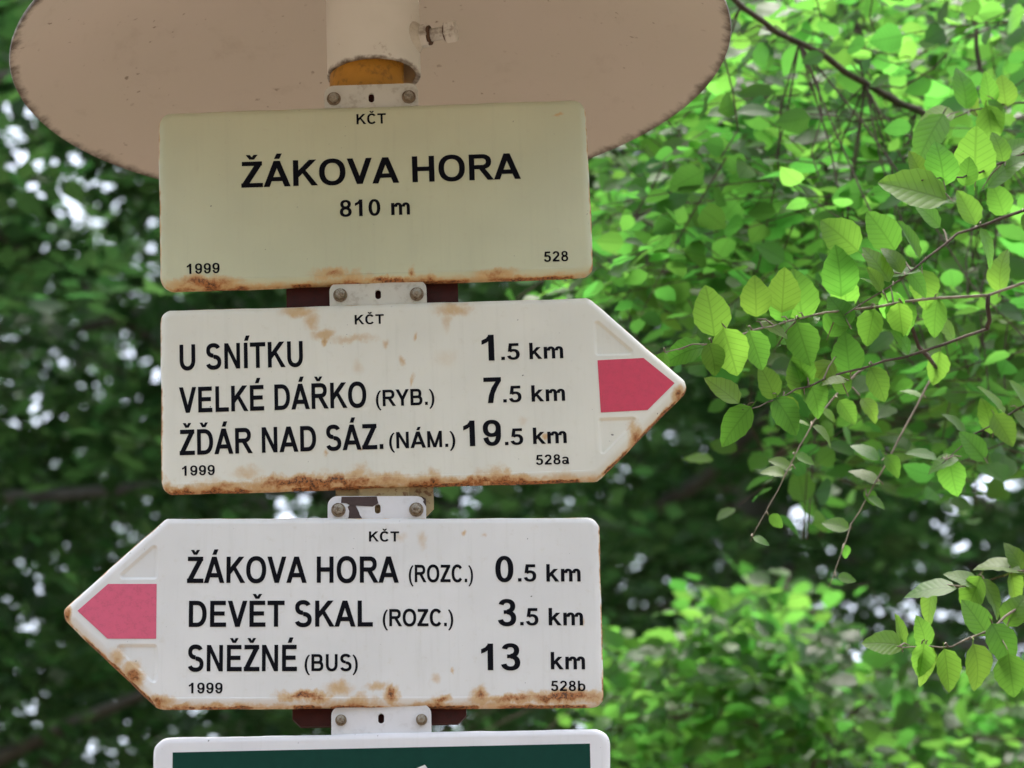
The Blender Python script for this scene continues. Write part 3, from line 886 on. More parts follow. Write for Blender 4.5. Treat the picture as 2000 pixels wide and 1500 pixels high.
# ------------------------------------------------------------------ trees
M_LEAF_NEAR = leaf_mat('beech_leaf_near', (0.08, 0.175, 0.030), (0.27, 0.62, 0.07), 0.60, 0.44, 0.45, True)
M_LEAF_MID = leaf_mat('beech_leaf_mid', (0.072, 0.17, 0.036), (0.21, 0.59, 0.085), 0.60, 0.36, 0.6)
M_LEAF_MIDV = leaf_mat('beech_leaf_mid_veined', (0.072, 0.17, 0.036), (0.21, 0.59, 0.085), 0.60, 0.36, 0.6, True)
M_LEAF_FAR = leaf_mat('forest_leaf', (0.047, 0.102, 0.037), (0.12, 0.31, 0.07), 0.44, 0.40, 0.6)
M_TWIG = bark_mat('twig_bark', (0.11, 0.085, 0.065), 40)
M_TWIG_PALE = bark_mat('young_twig_bark', (0.32, 0.27, 0.21), 60)
M_BARK = bark_mat('beech_bark', (0.17, 0.16, 0.14), 7)


def beech_leaf(name, mat, seed, curl=0.10, fold=0.10, wave=0.012, n=10):
    """unit leaf along +x, face to +z: ovate blade with wavy margin, midrib fold and a stalk"""
    r = random.Random(seed)
    V, Fs = [], []
    def wid(s): return 0.385 * (math.sin(math.pi * min(1, s ** 0.80)) ** 0.74) * (1.06 - 0.16 * s)
    for i in range(n + 1):
        s = i / n
        zc = -curl * (s - 0.35) ** 2 * 1.6
        w = max(wid(s), 0.0) if 0 < i < n else 0.004
        wv = wave * (1 if i % 2 else -1)
        for k, side in enumerate((-1, -0.5, 0, 0.5, 1)):
            ww = (w + (wv if abs(side) == 1 and 0 < i < n else 0)) * side
            zz = zc + fold * abs(ww) + (r.uniform(-.012, .012) + wave * 0.5 * math.sin(i * 2.1) if abs(side) == 1 and 0 < i < n else 0)
            V.append((s - 0.0, ww, zz))
    for i in range(n):
        for k in range(4):
            Fs.append((i * 5 + k, (i + 1) * 5 + k, (i + 1) * 5 + k + 1, i * 5 + k + 1))
    b = len(V)                                    # stalk
    V += [(-0.16, -.008, -.02), (-0.16, .008, -.02), (0.02, .008, -curl * .2), (0.02, -.008, -curl * .2)]
    Fs.append((b, b + 1, b + 2, b + 3))
    me = bpy.data.meshes.new(name)
    me.from_pydata(V, [], Fs)
    me.polygons.foreach_set('use_smooth', [True] * len(Fs))
    me.materials.append(mat)
    uvl = me.uv_layers.new(name='UVMap')
    for lp in me.loops:
        x_, y_, z_ = V[lp.vertex_index]
        uvl.data[lp.index].uv = (x_, y_ + 0.5)
    me.update()
    return me


_w = [(0, 0), (.10, .17), (.26, .30), (.42, .325), (.58, .30), (.74, .225), (.88, .11), (1, 0)]
LEAF_T = np.array([(u_, 0, -.10 * (u_ - .35) ** 2) for u_, w_ in _w] + [(u_, w_ * sg, .12 * w_ - .10 * (u_ - .35) ** 2 + (.02 if k % 2 else -.012)) for sg in (-1, 1) for k, (u_, w_) in enumerate(_w[1:-1])], float)
_l, _r = [0] + list(range(8, 14)) + [7], [0] + list(range(14, 20)) + [7]
LEAF_F = np.array([t_ for i in range(7) for (A, fl) in ((_l, 0), (_r, 1)) for t_ in
                   ([(i, A[i], A[i + 1]), (i, A[i + 1], i + 1)] if fl == 0 else [(i, A[i + 1], A[i]), (i, i + 1, A[i + 1])]) if len(set(t_)) == 3])
LEAF_S = np.array([(0, 0, 0), (.42, -.31, .03), (1, 0, -.06), (.42, .31, .03)], float)
LEAF_SF = np.array([(0, 1, 2), (0, 2, 3)])


def leaf_cloud(name, T, mat, parent, simple_leaf=True, kind=None):
    """T (n,3,4): many leaves as one mesh"""
    B, Fq = (LEAF_S, LEAF_SF) if simple_leaf else (LEAF_T, LEAF_F)
    V = np.einsum('nij,kj->nki', T[:, :, :3], B) + T[:, None, :, 3]
    n, k = len(T), len(B)
    Fs = (Fq[None] + (np.arange(n) * k)[:, None, None]).reshape(-1, 3)
    o = np_mesh(name, V.reshape(-1, 3), Fs, mat, parent)
    if kind: o['kind'] = kind
    return o


def frames(D, Nn, S, Pt):
    """leaf transforms from directions, face normals, sizes and base points (arrays)"""
    D = D / np.linalg.norm(D, axis=1, keepdims=True)
    Nn = Nn - D * np.sum(D * Nn, axis=1, keepdims=True)
    Nn = Nn / np.maximum(np.linalg.norm(Nn, axis=1, keepdims=True), 1e-6)
    Y = np.cross(Nn, D)
    M_ = np.stack([D, Y, Nn], axis=2) * S[:, None, None]
    return np.concatenate([M_, Pt[:, :, None]], axis=2)


def spray(root, d, length, n, size, up=(0, 0, 1), flat=0.35, droop=0.12):
    """a flat beech spray: zig-zag twig with alternate leaves -> twig points, leaf transforms"""
    d = np.array(d, float); d /= np.linalg.norm(d)
    up = np.array(up, float)
    side = np.cross(d, up); side /= np.linalg.norm(side) + 1e-9
    nrm = np.cross(side, d)
    ts = np.linspace(0, 1, n)
    sg = np.where(np.arange(n) % 2 == 0, 1.0, -1.0)
    P = root + d * (ts * length)[:, None] + side * (sg * 0.008)[:, None] - np.array([0, 0, 1]) * (droop * length * ts ** 2)[:, None]
    ang = RNG.uniform(0.55, 1.05, n); ang[-1] = 0.1
    D = d * np.cos(ang)[:, None] + side * (sg * np.sin(ang))[:, None] + RNG.normal(0, 0.14, (n, 3)) - np.array([0, 0, 0.15])
    Nn = nrm + RNG.normal(0, flat, (n, 3))
    S = size * RNG.uniform(0.65, 1.12, n) * (0.75 + 0.25 * np.sin(np.pi * np.clip(ts + .15, 0, 1)))
    return P, frames(D, Nn, S, P + D * 0.006)


def place_leaves(meshes, T, parent, name='leaf'):
    for i in range(len(T)):
        o = bpy.data.objects.new(name, meshes[i % len(meshes)])
        m4_ = Matrix([list(T[i][0]), list(T[i][1]), list(T[i][2]), [0, 0, 0, 1]])
        o.parent = parent
        o.matrix_world = m4_ if parent is None else m4_
        o.matrix_parent_inverse = Matrix()
        loc, rot, sc = (parent.matrix_basis.inverted() @ m4_).decompose()
        o.location, o.rotation_mode, o.rotation_quaternion, o.scale = loc, 'QUATERNION', rot, sc
        COL.objects.link(o)


def bez(a, b, sag=0.0, n=7, wob=0.02):
    a, b = Vector(a), Vector(b)
    r = random.Random(hash((round(a.x, 3), round(b.z, 3))) & 0xffff)
    out = []
    for i in range(n + 1):
        s = i / n
        p = a.lerp(b, s)
        p.z += sag * math.sin(math.pi * s)
        if 0 < i < n: p += Vector((r.uniform(-wob, wob), r.uniform(-wob, wob), r.uniform(-wob, wob)))
        out.append(p)
    return out


def trunk_mesh(root, h, r0, lean=(0, 0), name='trunk', mat=None, seed=0):
    r = random.Random(seed)
    pts, rs = [], []
    n = 12
    for i in range(n + 1):
        s = i / n
        pts.append((lean[0] * s * h + 0.05 * h * 0.1 * math.sin(s * 4 + seed), lean[1] * s * h + 0.04 * h * 0.1 * math.sin(s * 5 + 2 * seed), -0.3 + s * (h + 0.3)))
        rs.append(r0 * (1 + 0.55 * math.exp(-s * h * 1.6)) * (1 - 0.86 * s))
    m_ = MB(); m_.tube(pts, rs, 14)
    m_.build(name, mat or M_BARK, root, True)
    return pts, rs


NEAR_MESH = [beech_leaf('beech_leaf_blade', M_LEAF_NEAR, k, curl=c_, fold=f_) for k, (c_, f_) in enumerate(((.12, .10), (.22, .05), (.05, .22), (.30, .16)))]
MID_MESH = [beech_leaf('beech_leaf_blade', M_LEAF_MIDV, 10 + k, curl=c_, fold=f_, n=7) for k, (c_, f_) in enumerate(((.12, .10), (.25, .05), (.05, .25)))]


def px_twig(pts, y0, y1):
    n = len(pts)
    return [at_y(u, v, y0 + (y1 - y0) * i / max(1, n - 1)) for i, (u, v) in enumerate(pts)]


def leaf_px(u, v, y, length_px, ang, face, roll=0.0):
    """one leaf given by the pixel of its middle, its depth, length and direction in the picture plane (deg),
    face = how far it turns its flat side to the viewer (1 full, 0 edge-on)"""
    mid = np.array(at_y(u, v, y))
    sc = (y + 4.4) / math.cos(rad(20.96)) / F_PX
    L_ = length_px * sc * 0.94
    ex = np.array(CAM_R @ Vector((1, 0, 0))); ey = np.array(CAM_R @ Vector((0, 1, 0))); ez = np.array(CAM_R @ Vector((0, 0, 1)))
    a = rad(ang)
    D = ex * math.cos(a) + ey * math.sin(a) + ez * RNG.uniform(-.25, .25)
    Nn = ez * face + ey * math.sqrt(max(0, 1 - face * face)) + ex * roll
    D /= np.linalg.norm(D)
    return frames(D[None], Nn[None], np.array([L_]), (mid - D * L_ * 0.5)[None])[0]


# --- the near beech: trunk out of the picture on the right, twigs reaching past the signs
RNG = np.random.default_rng(101)
near = empty('beech_tree', (1.75, 1.3, 0))
tag(near, 'young beech with large sharp bright green leaves reaching beside the arrow tip', 'tree')
tp, tr_ = trunk_mesh(near, 6.2, 0.085, (-0.02, -0.03), seed=3)
inv = Vector((1.75, 1.3, 0))
def rel(pts, base): return [Vector(p) - base for p in pts]
TW = [  # pixel polylines, depth at start and end, radius px at start
    ([(2120, 250), (2000, 300), (1930, 332), (1880, 345), (1800, 352)], .32, .12, 3.4, 0),
    ([(2110, 380), (1960, 425), (1870, 457), (1790, 520), (1700, 585), (1650, 615)], .35, .15, 3.4, 0),
    ([(2120, 520), (1930, 575), (1760, 592), (1640, 608), (1560, 622), (1480, 642), (1390, 668), (1285, 692)], .38, .0, 3.0, 1),
    ([(1930, 640), (1800, 690), (1690, 715), (1580, 752), (1500, 786), (1450, 800)], .35, .05, 3.0, 0),
    ([(1690, 715), (1640, 765), (1590, 822), (1548, 900), (1505, 985), (1465, 1058)], .45, .40, 2.2, 1),
    ([(1830, 720), (1770, 830), (1712, 940), (1662, 1025), (1640, 1090), (1618, 1148)], .55, .50, 2.2, 1),
    ([(2120, 1090), (2010, 1165), (1940, 1228), (1860, 1262), (1790, 1263), (1752, 1262)], .40, .25, 3.0, 1),
    ([(2110, 1060), (1995, 1115), (1900, 1143), (1810, 1150)], .45, .35, 2.8, 0),
    ([(2100, 740), (1990, 800), (1900, 850), (1840, 905)], .6, .5, 2.8, 0),
    ([(2110, 140), (2000, 200), (1900, 215), (1830, 240)], .6, .5, 2.8, 0),
]
tw_pts = []
for pts, ya, yb, rp, pale in TW:
    P3 = px_twig(pts, ya, yb)
    k = len(P3)
    fine = []
    for i in range(k - 1):
        for q_ in range(3): fine.append(P3[i].lerp(P3[i + 1], q_ / 3) + Vector((0, 0, RNG.uniform(-.002, .002))))
    fine.append(P3[-1])
    rs = [0.00062 * rp * (1 - 0.72 * i / (len(fine) - 1)) for i in range(len(fine))]
    tw = MB(); tw.tube(rel(fine, inv), rs, 7); tw.build('twig', M_TWIG_PALE if pale else M_TWIG, near, True)
    tw_pts.append(P3)
# limbs from the trunk out to the twig roots
for i, P3 in enumerate(tw_pts):
    if i in (3, 4, 5): continue
    z_ = P3[0].z - 0.35
    f_ = (z_ + .3) / 6.5
    j = min(11, int(f_ * 12))
    st = inv + Vector(tp[j])
    limb = MB(); limb.tube(rel(bez(st, P3[0], 0.06, 7, .015), inv), [0.018 * (1 - .8 * s / 7) for s in range(8)], 8); limb.build('limb', M_TWIG, near, True)
limb = MB(); limb.tube(rel(bez(tw_pts[2][1], tw_pts[3][0], -.01, 4, .002), inv), .0026, 6); limb.build('twig', M_TWIG, near, True)
limb = MB(); limb.tube(rel(bez(tw_pts[2][2], tw_pts[5][0], -.01, 4, .002), inv), .0024, 6); limb.build('twig', M_TWIG, near, True)
NL = [  # u, v, depth, length px, direction deg, face-on amount
    (1905, 300, .12, 118, 100, .85), (1838, 318, .12, 100, 140, .8), (1782, 372, .10, 150, 165, .75), (1965, 330, .15, 110, 40, .6), (1815, 268, .16, 120, 165, .45),
    (1890, 335, .18, 64, 80, .5), (1888, 405, .10, 84, 250, .75), (1950, 388, .15, 76, -30, .6), (1812, 418, .15, 78, 200, .6), (1935, 248, .2, 95, 120, .6), (1985, 290, .2, 80, 30, .5),
    (1640, 458, .12, 104, 128, .92), (1722, 450, .12, 102, 78, .95), (1640, 530, .14, 110, 190, .62), (1708, 545, .14, 62, -70, .55), (1745, 505, .2, 70, 30, .5), (1762, 530, .2, 80, 10, .4),
    (1476, 578, .10, 88, 105, .9), (1530, 566, .12, 96, 65, .75), (1560, 575, .12, 110, 25, .45), (1388, 606, .06, 110, 172, .55), (1640, 605, .2, 80, 120, .5),
    (1427, 688, .04, 106, 262, .92), (1332, 690, .03, 92, 200, .7), (1512, 642, .10, 70, 330, .45), (1560, 640, .15, 100, 40, .45), (1570, 672, .18, 95, 300, .7), (1640, 620, .2, 90, 60, .6), (1655, 690, .2, 92, 290, .7),
    (1600, 735, .2, 88, 230, .4), (1700, 640, .25, 80, 20, .5), (1760, 620, .25, 90, 70, .5),
    (1436, 832, .06, 104, 205, .72), (1538, 812, .08, 92, 260, .85), (1410, 762, .10, 90, 165, .5), (1592, 775, .15, 90, 320, .6), (1500, 745, .12, 80, 130, .5), (1560, 735, .15, 80, 70, .4),
    (1655, 805, .42, 60, 200, .5), (1700, 800, .42, 60, 10, .5), (1525, 905, .41, 55, 215, .6), (1517, 1018, .41, 38, 280, .8), (1640, 745, .42, 60, 120, .4), (1610, 850, .42, 62, 170, .3),
    (1632, 1025, .52, 58, 215, .6), (1690, 928, .52, 70, 20, .4), (1700, 972, .52, 40, 300, .8), (1652, 1078, .51, 30, 280, .8), (1655, 1130, .5, 40, 285, .7), (1690, 880, .53, 66, 190, .5), (1800, 890, .53, 70, 350, .4), (1745, 910, .53, 55, 300, .5),
    (1725, 1256, .24, 88, 185, .7), (1803, 1235, .26, 72, 150, .6), (1850, 1310, .28, 90, 250, .6), (1910, 1305, .3, 100, 240, .65), (1905, 1205, .3, 90, 120, .5), (1960, 1260, .32, 100, 300, .6), (1800, 1290, .26, 70, 200, .25), (1985, 1190, .35, 80, 60, .5), (1975, 1320, .35, 90, 255, .5),
    (1815, 1150, .35, 110, 185, .35), (1900, 1165, .36, 90, 250, .5), (1950, 1105, .4, 100, 170, .35), (1880, 1130, .36, 80, 160, .4), (1985, 1090, .4, 80, 60, .5), (1980, 1150, .4, 80, 300, .5),
    (1840, 905, .5, 70, 200, .5), (1900, 870, .55, 80, 130, .5), (1930, 810, .55, 80, 100, .5), (1960, 840, .55, 80, 300, .5), (1870, 830, .52, 75, 150, .4), (1995, 770, .6, 80, 60, .4),
    (1830, 225, .5, 80, 190, .6), (1890, 195, .5, 80, 120, .5), (1950, 225, .55, 80, 300, .5), (1930, 175, .55, 80, 60, .5),
]
TWS = np.array([list(P3[i].lerp(P3[i + 1], k / 8)) for P3 in tw_pts for i in range(len(P3) - 1) for k in range(8)])
EX = np.array(CAM_R @ Vector((1, 0, 0))); EY = np.array(CAM_R @ Vector((0, 1, 0)))
def px_of(P_):
    X = (P_ - np.array(CAM)) @ np.array(CAM_R)
    return np.stack([1000 - F_PX * X[:, 0] / X[:, 2], 750 + F_PX * X[:, 1] / X[:, 2]], 1)
TWP = px_of(TWS)
for wi, (pts, ya, yb, rp, pale) in enumerate(TW):          # the lesser leaves along each twig
    P2 = px_of(np.array([list(p) for p in tw_pts[wi]]))
    seg = np.linalg.norm(np.diff(P2, axis=0), axis=1); tot = seg.sum(); dist = 40.0; sg = 1
    while dist < tot - 10:
        i = int(np.searchsorted(np.cumsum(seg), dist)); f0 = (dist - (np.cumsum(seg)[i - 1] if i else 0)) / seg[i]
        p0 = P2[i] * (1 - f0) + P2[i + 1] * f0
        tx = (P2[i + 1] - P2[i]) / seg[i]
        nx = np.array([-tx[1], tx[0]]) * sg
        ln_ = RNG.uniform(62, 96) * (0.6 if wi in (4, 5) else 1)
        dd = tx * .6 + nx * RNG.uniform(.5, 1.0); dd /= np.linalg.norm(dd)
        m_ = p0 + dd * ln_ * .62
        if RNG.uniform() < (.35 if wi in (4, 5) else .55):
            NL.append((m_[0], m_[1], ya + (yb - ya) * dist / tot + RNG.uniform(-.03, .05), ln_, math.degrees(math.atan2(-dd[1], dd[0])), RNG.uniform(.2, .6)))
        dist += RNG.uniform(34, 62); sg = -sg
Tn, stalk = [], MB()
for (u, v, y_, ln_, a_, f_) in NL:
    k = np.argmin(np.hypot(TWP[:, 0] - u, TWP[:, 1] - v))
    du, dv = u - TWP[k, 0], v - TWP[k, 1]
    dp = math.hypot(du, dv)
    y_ = TWS[k, 1] + RNG.uniform(-.02, .02)
    if dp > .28 * ln_: a_ = math.degrees(math.atan2(-dv, du)) + RNG.uniform(-14, 14)
    Tl = leaf_px(u, v, y_, ln_, a_, f_, RNG.uniform(-.35, .35))
    Tn.append(Tl)
    b0 = Vector(Tl[:, 3]) - Vector(Tl[:, 0]) * .1
    g = (Vector(TWS[k]) - b0).length
    if .004 < g < .09: stalk.tube([Vector(TWS[k]) - inv, b0.lerp(Vector(TWS[k]), .5) - inv + Vector((0, 0, .003)), b0 - inv], [.0011, .0008, .0006], 5, False)
stalk.build('leaf_stalks', M_TWIG_PALE, near, True)['kind'] = 'stuff'
place_leaves(NEAR_MESH, np.array(Tn), near)


def crown_layer(root, base, regions, dens_n, ydep, size, meshes, mat, limbs, keep=300, leaves=12, length=0.30, twig_r=0.0012):
    """sprays of leaves filling picture regions at a range of depths, hung on limbs"""
    Ts, tm = [], MB()
    lp = np.array([list(p) for L_ in limbs for p in L_])
    for (u0, u1, v0, v1), n_s in zip(regions, dens_n):
        for _ in range(n_s):
            y_ = RNG.uniform(*ydep)
            tip = np.array(at_y(RNG.uniform(u0, u1), RNG.uniform(v0, v1), y_))
            d = np.array([RNG.normal(-.75, .45), RNG.normal(-.35, .45), RNG.normal(.02, .28)])
            d /= np.linalg.norm(d)
            ln_ = length * RNG.uniform(.6, 1.2)
            r0 = tip - d * ln_ * .6
            up = np.array([RNG.normal(0, .45), RNG.normal(-.55, .5), 1.0])
            P, Tl = spray(r0, d, ln_, max(5, int(leaves * RNG.uniform(.7, 1.2))), size, up, 0.62)
            Ts.append(Tl)
            tm.tube([Vector(p) - base for p in P[::2]], [twig_r * (1 - .6 * i / len(P[::2])) for i in range(len(P[::2]))], 4, False)
            k = np.argmin(np.linalg.norm(lp - r0, axis=1))
            if np.linalg.norm(lp[k] - r0) < 0.9 and RNG.uniform() < .45:
                tm.tube([p - base for p in bez(lp[k], r0, -.02, 4, .02)], [twig_r * 1.3, twig_r * 1.2, twig_r * 1.1, twig_r, twig_r * .9], 5, False)
    T = np.concatenate(Ts)
    tm.build('fine_twigs', M_TWIG, root, True)['kind'] = 'stuff'
    # the leaves that show largest: inside the picture and nearest the viewer
    C = T[:, :, 3]
    X = (C - np.array(CAM)) @ np.array(CAM_R)
    u = 1000 - F_PX * X[:, 0] / X[:, 2]; v = 750 + F_PX * X[:, 1] / X[:, 2]
    inside = (u > 0) & (u < 2000) & (v > 0) & (v < 1500)
    order = np.argsort(np.where(inside, 0, 100) - X[:, 2])
    place_leaves(meshes, T[order[:keep]], root)
    Tr = T[order[keep:]].copy(); Tr[:, :, 3] -= np.array(base)
    leaf_cloud('foliage', Tr, mat, root, False, 'stuff')


# --- middle beech: dense bright foliage behind the near twigs
RNG = np.random.default_rng(102)
base = Vector((3.1, 4.4, 0))
midt = empty('beech_tree', base)
tag(midt, 'beech with dense bright foliage and a dark slanting limb behind the roof edge', 'tree')
tp, tr_ = trunk_mesh(midt, 9.0, 0.14, (-0.03, -0.02), seed=5)
LIM = [px_twig([(1380, -60), (1445, 15), (1560, 85), (1690, 165), (1790, 215), (1885, 258), (2040, 330), (2250, 420)], 0.95, 2.0),
       px_twig([(1240, 420), (1340, 395), (1460, 350), (1620, 320), (1760, 290), (1900, 250), (2150, 200)], 1.7, 2.6),
       px_twig([(1880, -60), (1905, 60), (1925, 170), (1930, 240)], 1.5, 1.5),
       px_twig([(1680, -50), (1690, 60), (1695, 160)], 2.6, 2.7),
       px_twig([(1400, 620), (1560, 560), (1740, 520), (1960, 450), (2200, 400)], 2.9, 3.5),
       px_twig([(1500, 900), (1680, 800), (1850, 740), (2040, 690), (2250, 650)], 2.6, 3.2),
       px_twig([(1150, 250), (1320, 180), (1500, 60), (1650, -60), (1900, -160)], 3.2, 3.8)]
for i, L_ in enumerate(LIM):
    lm = MB(); fine = []
    for k in range(len(L_) - 1):
        for q_ in range(3): fine.append(L_[k].lerp(L_[k + 1], q_ / 3) + Vector((RNG.uniform(-.004, .004), 0, RNG.uniform(-.004, .004))))
    fine.append(L_[-1])
    big = .0058 if i == 0 else .004
    n_ = len(fine)
    lm.tube(rel(fine, base), [big * ((.55 + .75 * k / n_)) for k in range(n_)], 8)
    if i not in (2, 3):
        z_ = fine[-1].z - .4
        j = max(1, min(11, int((z_ + .3) / 9.3 * 12)))
        lm.tube(rel(bez(base + Vector(tp[j]), fine[-1], .05, 6, .02), base), [.03, .026, .022, .019, .016, .013, .010], 8)
    lm.build('limb', M_TWIG, midt, True)
crown_layer(midt, base, [(1160, 2050, -60, 330), (1190, 2050, 300, 640), (1420, 2050, 560, 760), (1560, 2050, 700, 950), (2050, 4900, -300, 900), (1100, 2050, -420, -40), (1180, 1500, 60, 560)],
            [265, 250, 66, 38, 80, 12, 70], (1.2, 3.5), 0.054, MID_MESH, M_LEAF_MID, LIM, keep=300)

# --- low young beech whose top shows below the arrow tips
RNG = np.random.default_rng(103)
base = Vector((0.85, 4.6, 0))
yng = empty('young_beech_tree', base)
tag(yng, 'young beech crown of small bright leaves rising beside the lowest arrow sign', 'tree')
tp, tr_ = trunk_mesh(yng, 4.35, 0.035, (0.01, 0.0), seed=8)
LIM = [px_twig([(1540, 1130), (1500, 1250), (1470, 1370), (1500, 1560)], 4.4, 4.5),
       px_twig([(1190, 1330), (1300, 1400), (1420, 1390), (1560, 1450), (1680, 1530), (1760, 1600)], 4.2, 4.5),
       px_twig([(2000, 1350), (1850, 1330), (1700, 1360), (1600, 1450), (1560, 1600)], 4.3, 4.5),
       px_twig([(1180, 1230), (1260, 1290), (1360, 1370), (1480, 1480)], 4.3, 4.5),
       px_twig([(2050, 1450), (1900, 1440), (1760, 1490), (1650, 1600)], 4.0, 4.4)]
for i, L_ in enumerate(LIM):
    lm = MB(); n_ = len(L_)
    lm.tube(rel(L_, base), [.0028 + .0035 * k / n_ for k in range(n_)], 7)
    e_ = L_[-1]
    j = max(1, min(11, int((e_.z - .3) / 4.35 * 12)))
    lm.tube(rel(bez(base + Vector(tp[j]), e_, .03, 5, .01), base), [.010, .009, .008, .008, .007, .0065], 7)
    lm.build('limb', M_TWIG, yng, True)
crown_layer(yng, base, [(1400, 1560, 1150, 1260), (1380, 1600, 1240, 1330), (1190, 1330, 1250, 1330), (1180, 1800, 1310, 1430), (1650, 2050, 1290, 1380), (1180, 2080, 1410, 1540), (1750, 2080, 1380, 1500), (1000, 2300, 1540, 1900), (400, 1100, 1440, 1620)],
            [26, 32, 16, 52, 24, 42, 24, 40, 20], (3.7, 5.1), 0.064, MID_MESH, M_LEAF_MID, LIM, keep=300, length=.26)


# --- the forest behind
# thin places in the canopy where the sky shows: tubes through the wood (two end points, two radii, share of leaves lost)
THIN = [(np.array(at_y(u, v, 8.0)), np.array(at_y(u, v, 36.0)), r_, r_ * 2.9, k_) for (u, v, r_, k_) in (
    (35, 205, .10, .68), (130, 360, .10, .68), (35, 300, .10, .62), (60, 340, .09, .65), (165, 400, .09, .62), (90, 60, .10, .45), (20, 250, .08, .62), (1890, 955, .10, .76), (1820, 1000, .10, .74), (1780, 1180, .10, .74), (1940, 945, .08, .7), (1880, 1100, .08, .6), (1560, 1000, .06, .7),
    (1455, 985, .08, .85), (1700, 1290, .10, .6), (1560, 155, .07, .8), (1980, 1240, .15, .7), (190, 1480, .08, .55), (440, 1440, .07, .5), (560, 990, .10, .75), (880, 1440, .1, .6), (60, 800, .08, .6), (120, 1120, .1, .6), (240, 700, .08, .5))]
def thinned(P_):
    """mask of the points that stay"""
    ok = np.ones(len(P_), bool)
    for a, b, ra, rb, k_ in THIN:
        d = b - a; L2 = d @ d
        s_ = np.clip(((P_ - a) @ d) / L2, 0, 1.2)
        dist = np.linalg.norm(P_ - (a + s_[:, None] * d), axis=1)
        ok &= ~((dist < (ra + (rb - ra) * s_) * RNG.uniform(.6, 1.15, len(P_))) & (RNG.uniform(size=len(P_)) < k_))
    return ok
def forest_tree(x, y, h, r0, cr, z0, n_spray, label, seed, size=0.104, mat=None, voids=()):
    base = Vector((x, y, 0))
    root = empty('forest_tree', base)
    tag(root, label, 'tree', 'trees of the forest behind the signs')
    tp, tr_ = trunk_mesh(root, h * .93, r0, (RNG.uniform(-.02, .02), RNG.uniform(-.02, .02)), seed=seed)
    lm = MB()
    Ts = []
    n_l = 26
    per = max(1, n_spray // n_l)
    for i in range(n_l):
        s = (i + .5) / n_l
        z_ = z0 + (h - z0) * s
        a = i * 2.399 + seed
        reach = cr * (0.35 + 0.9 * math.sin(math.pi * min(1, (s * .82 + .16)))) * RNG.uniform(.8, 1.1)
        j = min(12, max(1, int(z_ / (h * .93) * 12)))
        st = Vector(tp[j]); st.z = min(z_, tp[12][2])
        e_ = st + Vector((math.cos(a) * reach, math.sin(a) * reach, RNG.uniform(-.1, .35) * reach))
        pts = bez(st, e_, .08 * reach, 6, .05)
        rl = max(.010, r0 * .20 * (1 - s * .7))
        lm.tube(pts, [rl * (1 - .13 * k) for k in range(7)], 6)
        for k in range(per):
            f = RNG.uniform(.18, 1.05)
            p = np.array(pts[0].lerp(pts[-1], f)) + np.array([0, 0, .08 * reach * math.sin(math.pi * min(1, f))])
            spread = .24 * reach * (1.15 - .5 * f)
            p = p + RNG.normal(0, 1, 3) * np.array([spread, spread, spread * .55 + .12])
            d = np.array([math.cos(a), math.sin(a), 0]) + RNG.normal(0, .7, 3) * np.array([1, 1, .45])
            up = np.array([RNG.normal(0, .35), RNG.normal(-.1, .35), 1.0])
            P, Tl = spray(p, d, RNG.uniform(.35, .6), 12, size, up, .4)
            Ts.append(Tl)
    lm.build('limbs', M_BARK, root, True)['kind'] = 'stuff'
    T_ = np.concatenate(Ts)
    T_ = T_[thinned(T_[:, :, 3] + np.array(base))]
    leaf_cloud('crown', T_, mat or M_LEAF_FAR, root, True, 'stuff')
    return root


FT = [  # x, y, height, trunk radius, crown radius, crown base, sprays
    (-3.2, 8.5, 14.0, .20, 2.9, 3.6, 6000, 'broad dark tree behind the pointed tip of the left arrow sign'),
    (-0.9, 11.0, 15.0, .22, 2.9, 4.2, 5600, 'tall dark tree standing straight behind the signpost'),
    (2.4, 10.5, 15.0, .22, 2.9, 4.2, 4700, 'tall dark tree behind the bright beech foliage'),
    (-4.4, 14.5, 17.0, .24, 3.2, 5.0, 4700, 'far forest tree behind the broad dark tree'),
    (0.6, 15.5, 18.0, .25, 3.2, 5.0, 4900, 'far forest tree between the two tall dark trees'),
    (4.4, 15.0, 17.0, .24, 3.2, 5.0, 4400, 'far forest tree behind the bright beech and tall dark tree'),
    (-5.4, 10.8, 14.5, .20, 2.8, 3.8, 4300, 'slim dark tree beside the broad dark tree on the shaded side'),
    (-1.9, 20.0, 20.0, .26, 3.5, 5.5, 4600, 'farthest forest tree behind the signpost tree'),
    (2.9, 21.0, 20.0, .26, 3.5, 5.5, 4400, 'farthest forest tree behind the hanging beech twigs'),
]
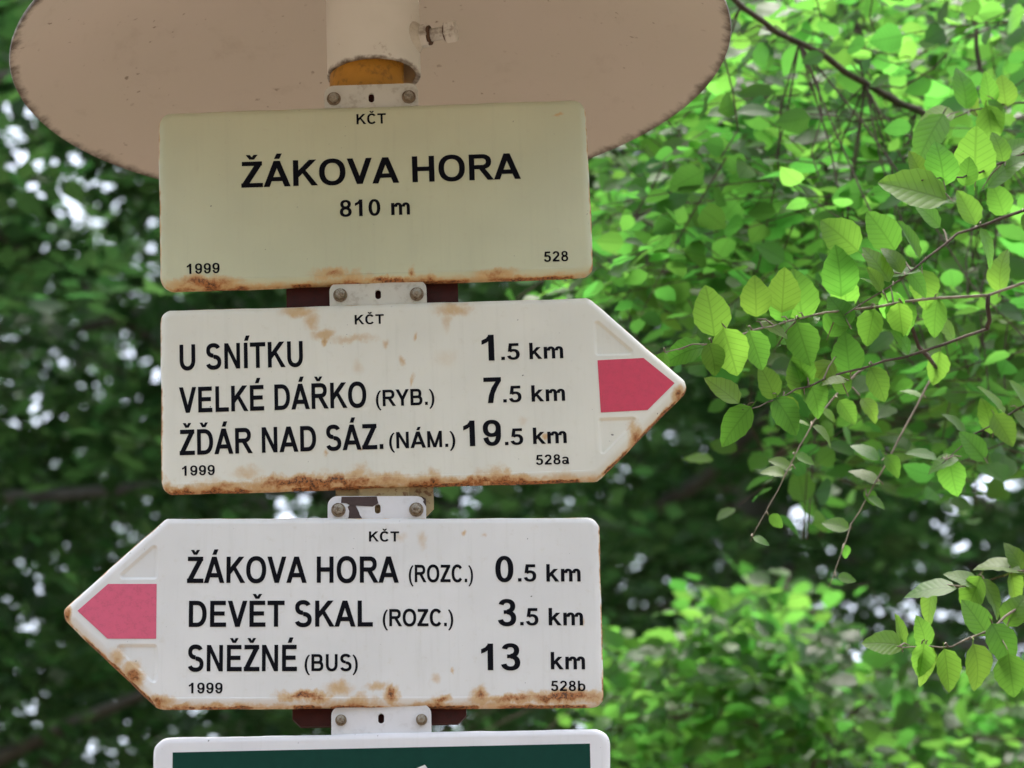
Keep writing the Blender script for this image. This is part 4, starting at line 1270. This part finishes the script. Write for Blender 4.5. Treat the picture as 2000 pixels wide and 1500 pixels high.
for k, (x_, y_, h_, r_, cr_, zb_, ns_, lb_) in enumerate(FT):
    RNG = np.random.default_rng(200 + k)
    forest_tree(x_, y_, h_, r_, cr_, zb_, ns_, lb_, 20 + k)


# --- unseen wood on the other sides, added to block low sky light
def wood_ring():
    Ts = []
    for k in range(15):
        a = rad(128 + k * 21 + RNG.uniform(-6, 6))           # leaves the side the camera looks to open
        if math.cos(a - math.pi / 2) > .62: continue
        rr = RNG.uniform(11.5, 15)
        cx_, cy__ = rr * math.cos(a), -2 + rr * math.sin(a)
        h_ = RNG.uniform(13, 15.5)
        n = 3600
        p = RNG.normal(0, 1, (n, 3)); p /= np.linalg.norm(p, axis=1, keepdims=True)
        p *= RNG.uniform(.45, 1, (n, 1)) * np.array([3.3, 3.3, h_ * .5])
        p += np.array([cx_, cy__, h_ * .5 + .3])
        p[:, 2] = np.maximum(p[:, 2], .3)
        D = RNG.normal(0, 1, (n, 3)) * np.array([1, 1, .5])
        Ts.append(frames(D, np.array([0, 0, 1]) + RNG.normal(0, .5, (n, 3)), RNG.uniform(.25, .45, n), p))
    o = leaf_cloud('unseen_wood', np.concatenate(Ts), M_LEAF_FAR, None, True, 'stuff')
    tag(o, 'unseen leafy wood around the clearing, shaped to block low sky light', 'wood')
RNG = np.random.default_rng(301)
wood_ring()
RNG = np.random.default_rng(302)


def far_wood():
    n = 150000
    p = np.stack([RNG.uniform(-13, 13, n), RNG.uniform(26, 36, n), RNG.uniform(.3, 24, n)], 1)
    keep_ = (np.sin(p[:, 0] * 1.7 + p[:, 2] * .6) + np.sin(p[:, 2] * 1.3 - p[:, 1]) + RNG.normal(0, .8, n)) > -1.2
    p = p[keep_ & thinned(p)]; n = len(p)
    D = RNG.normal(0, 1, (n, 3)) * np.array([1, 1, .5])
    T_ = frames(D, np.array([0, 0, 1]) + RNG.normal(0, .55, (n, 3)), RNG.uniform(.16, .30, n), p)
    o = leaf_cloud('distant_wood', T_, M_LEAF_FAR, None, True, 'stuff')
    tag(o, 'distant wood showing between the forest trees', 'wood')
far_wood()
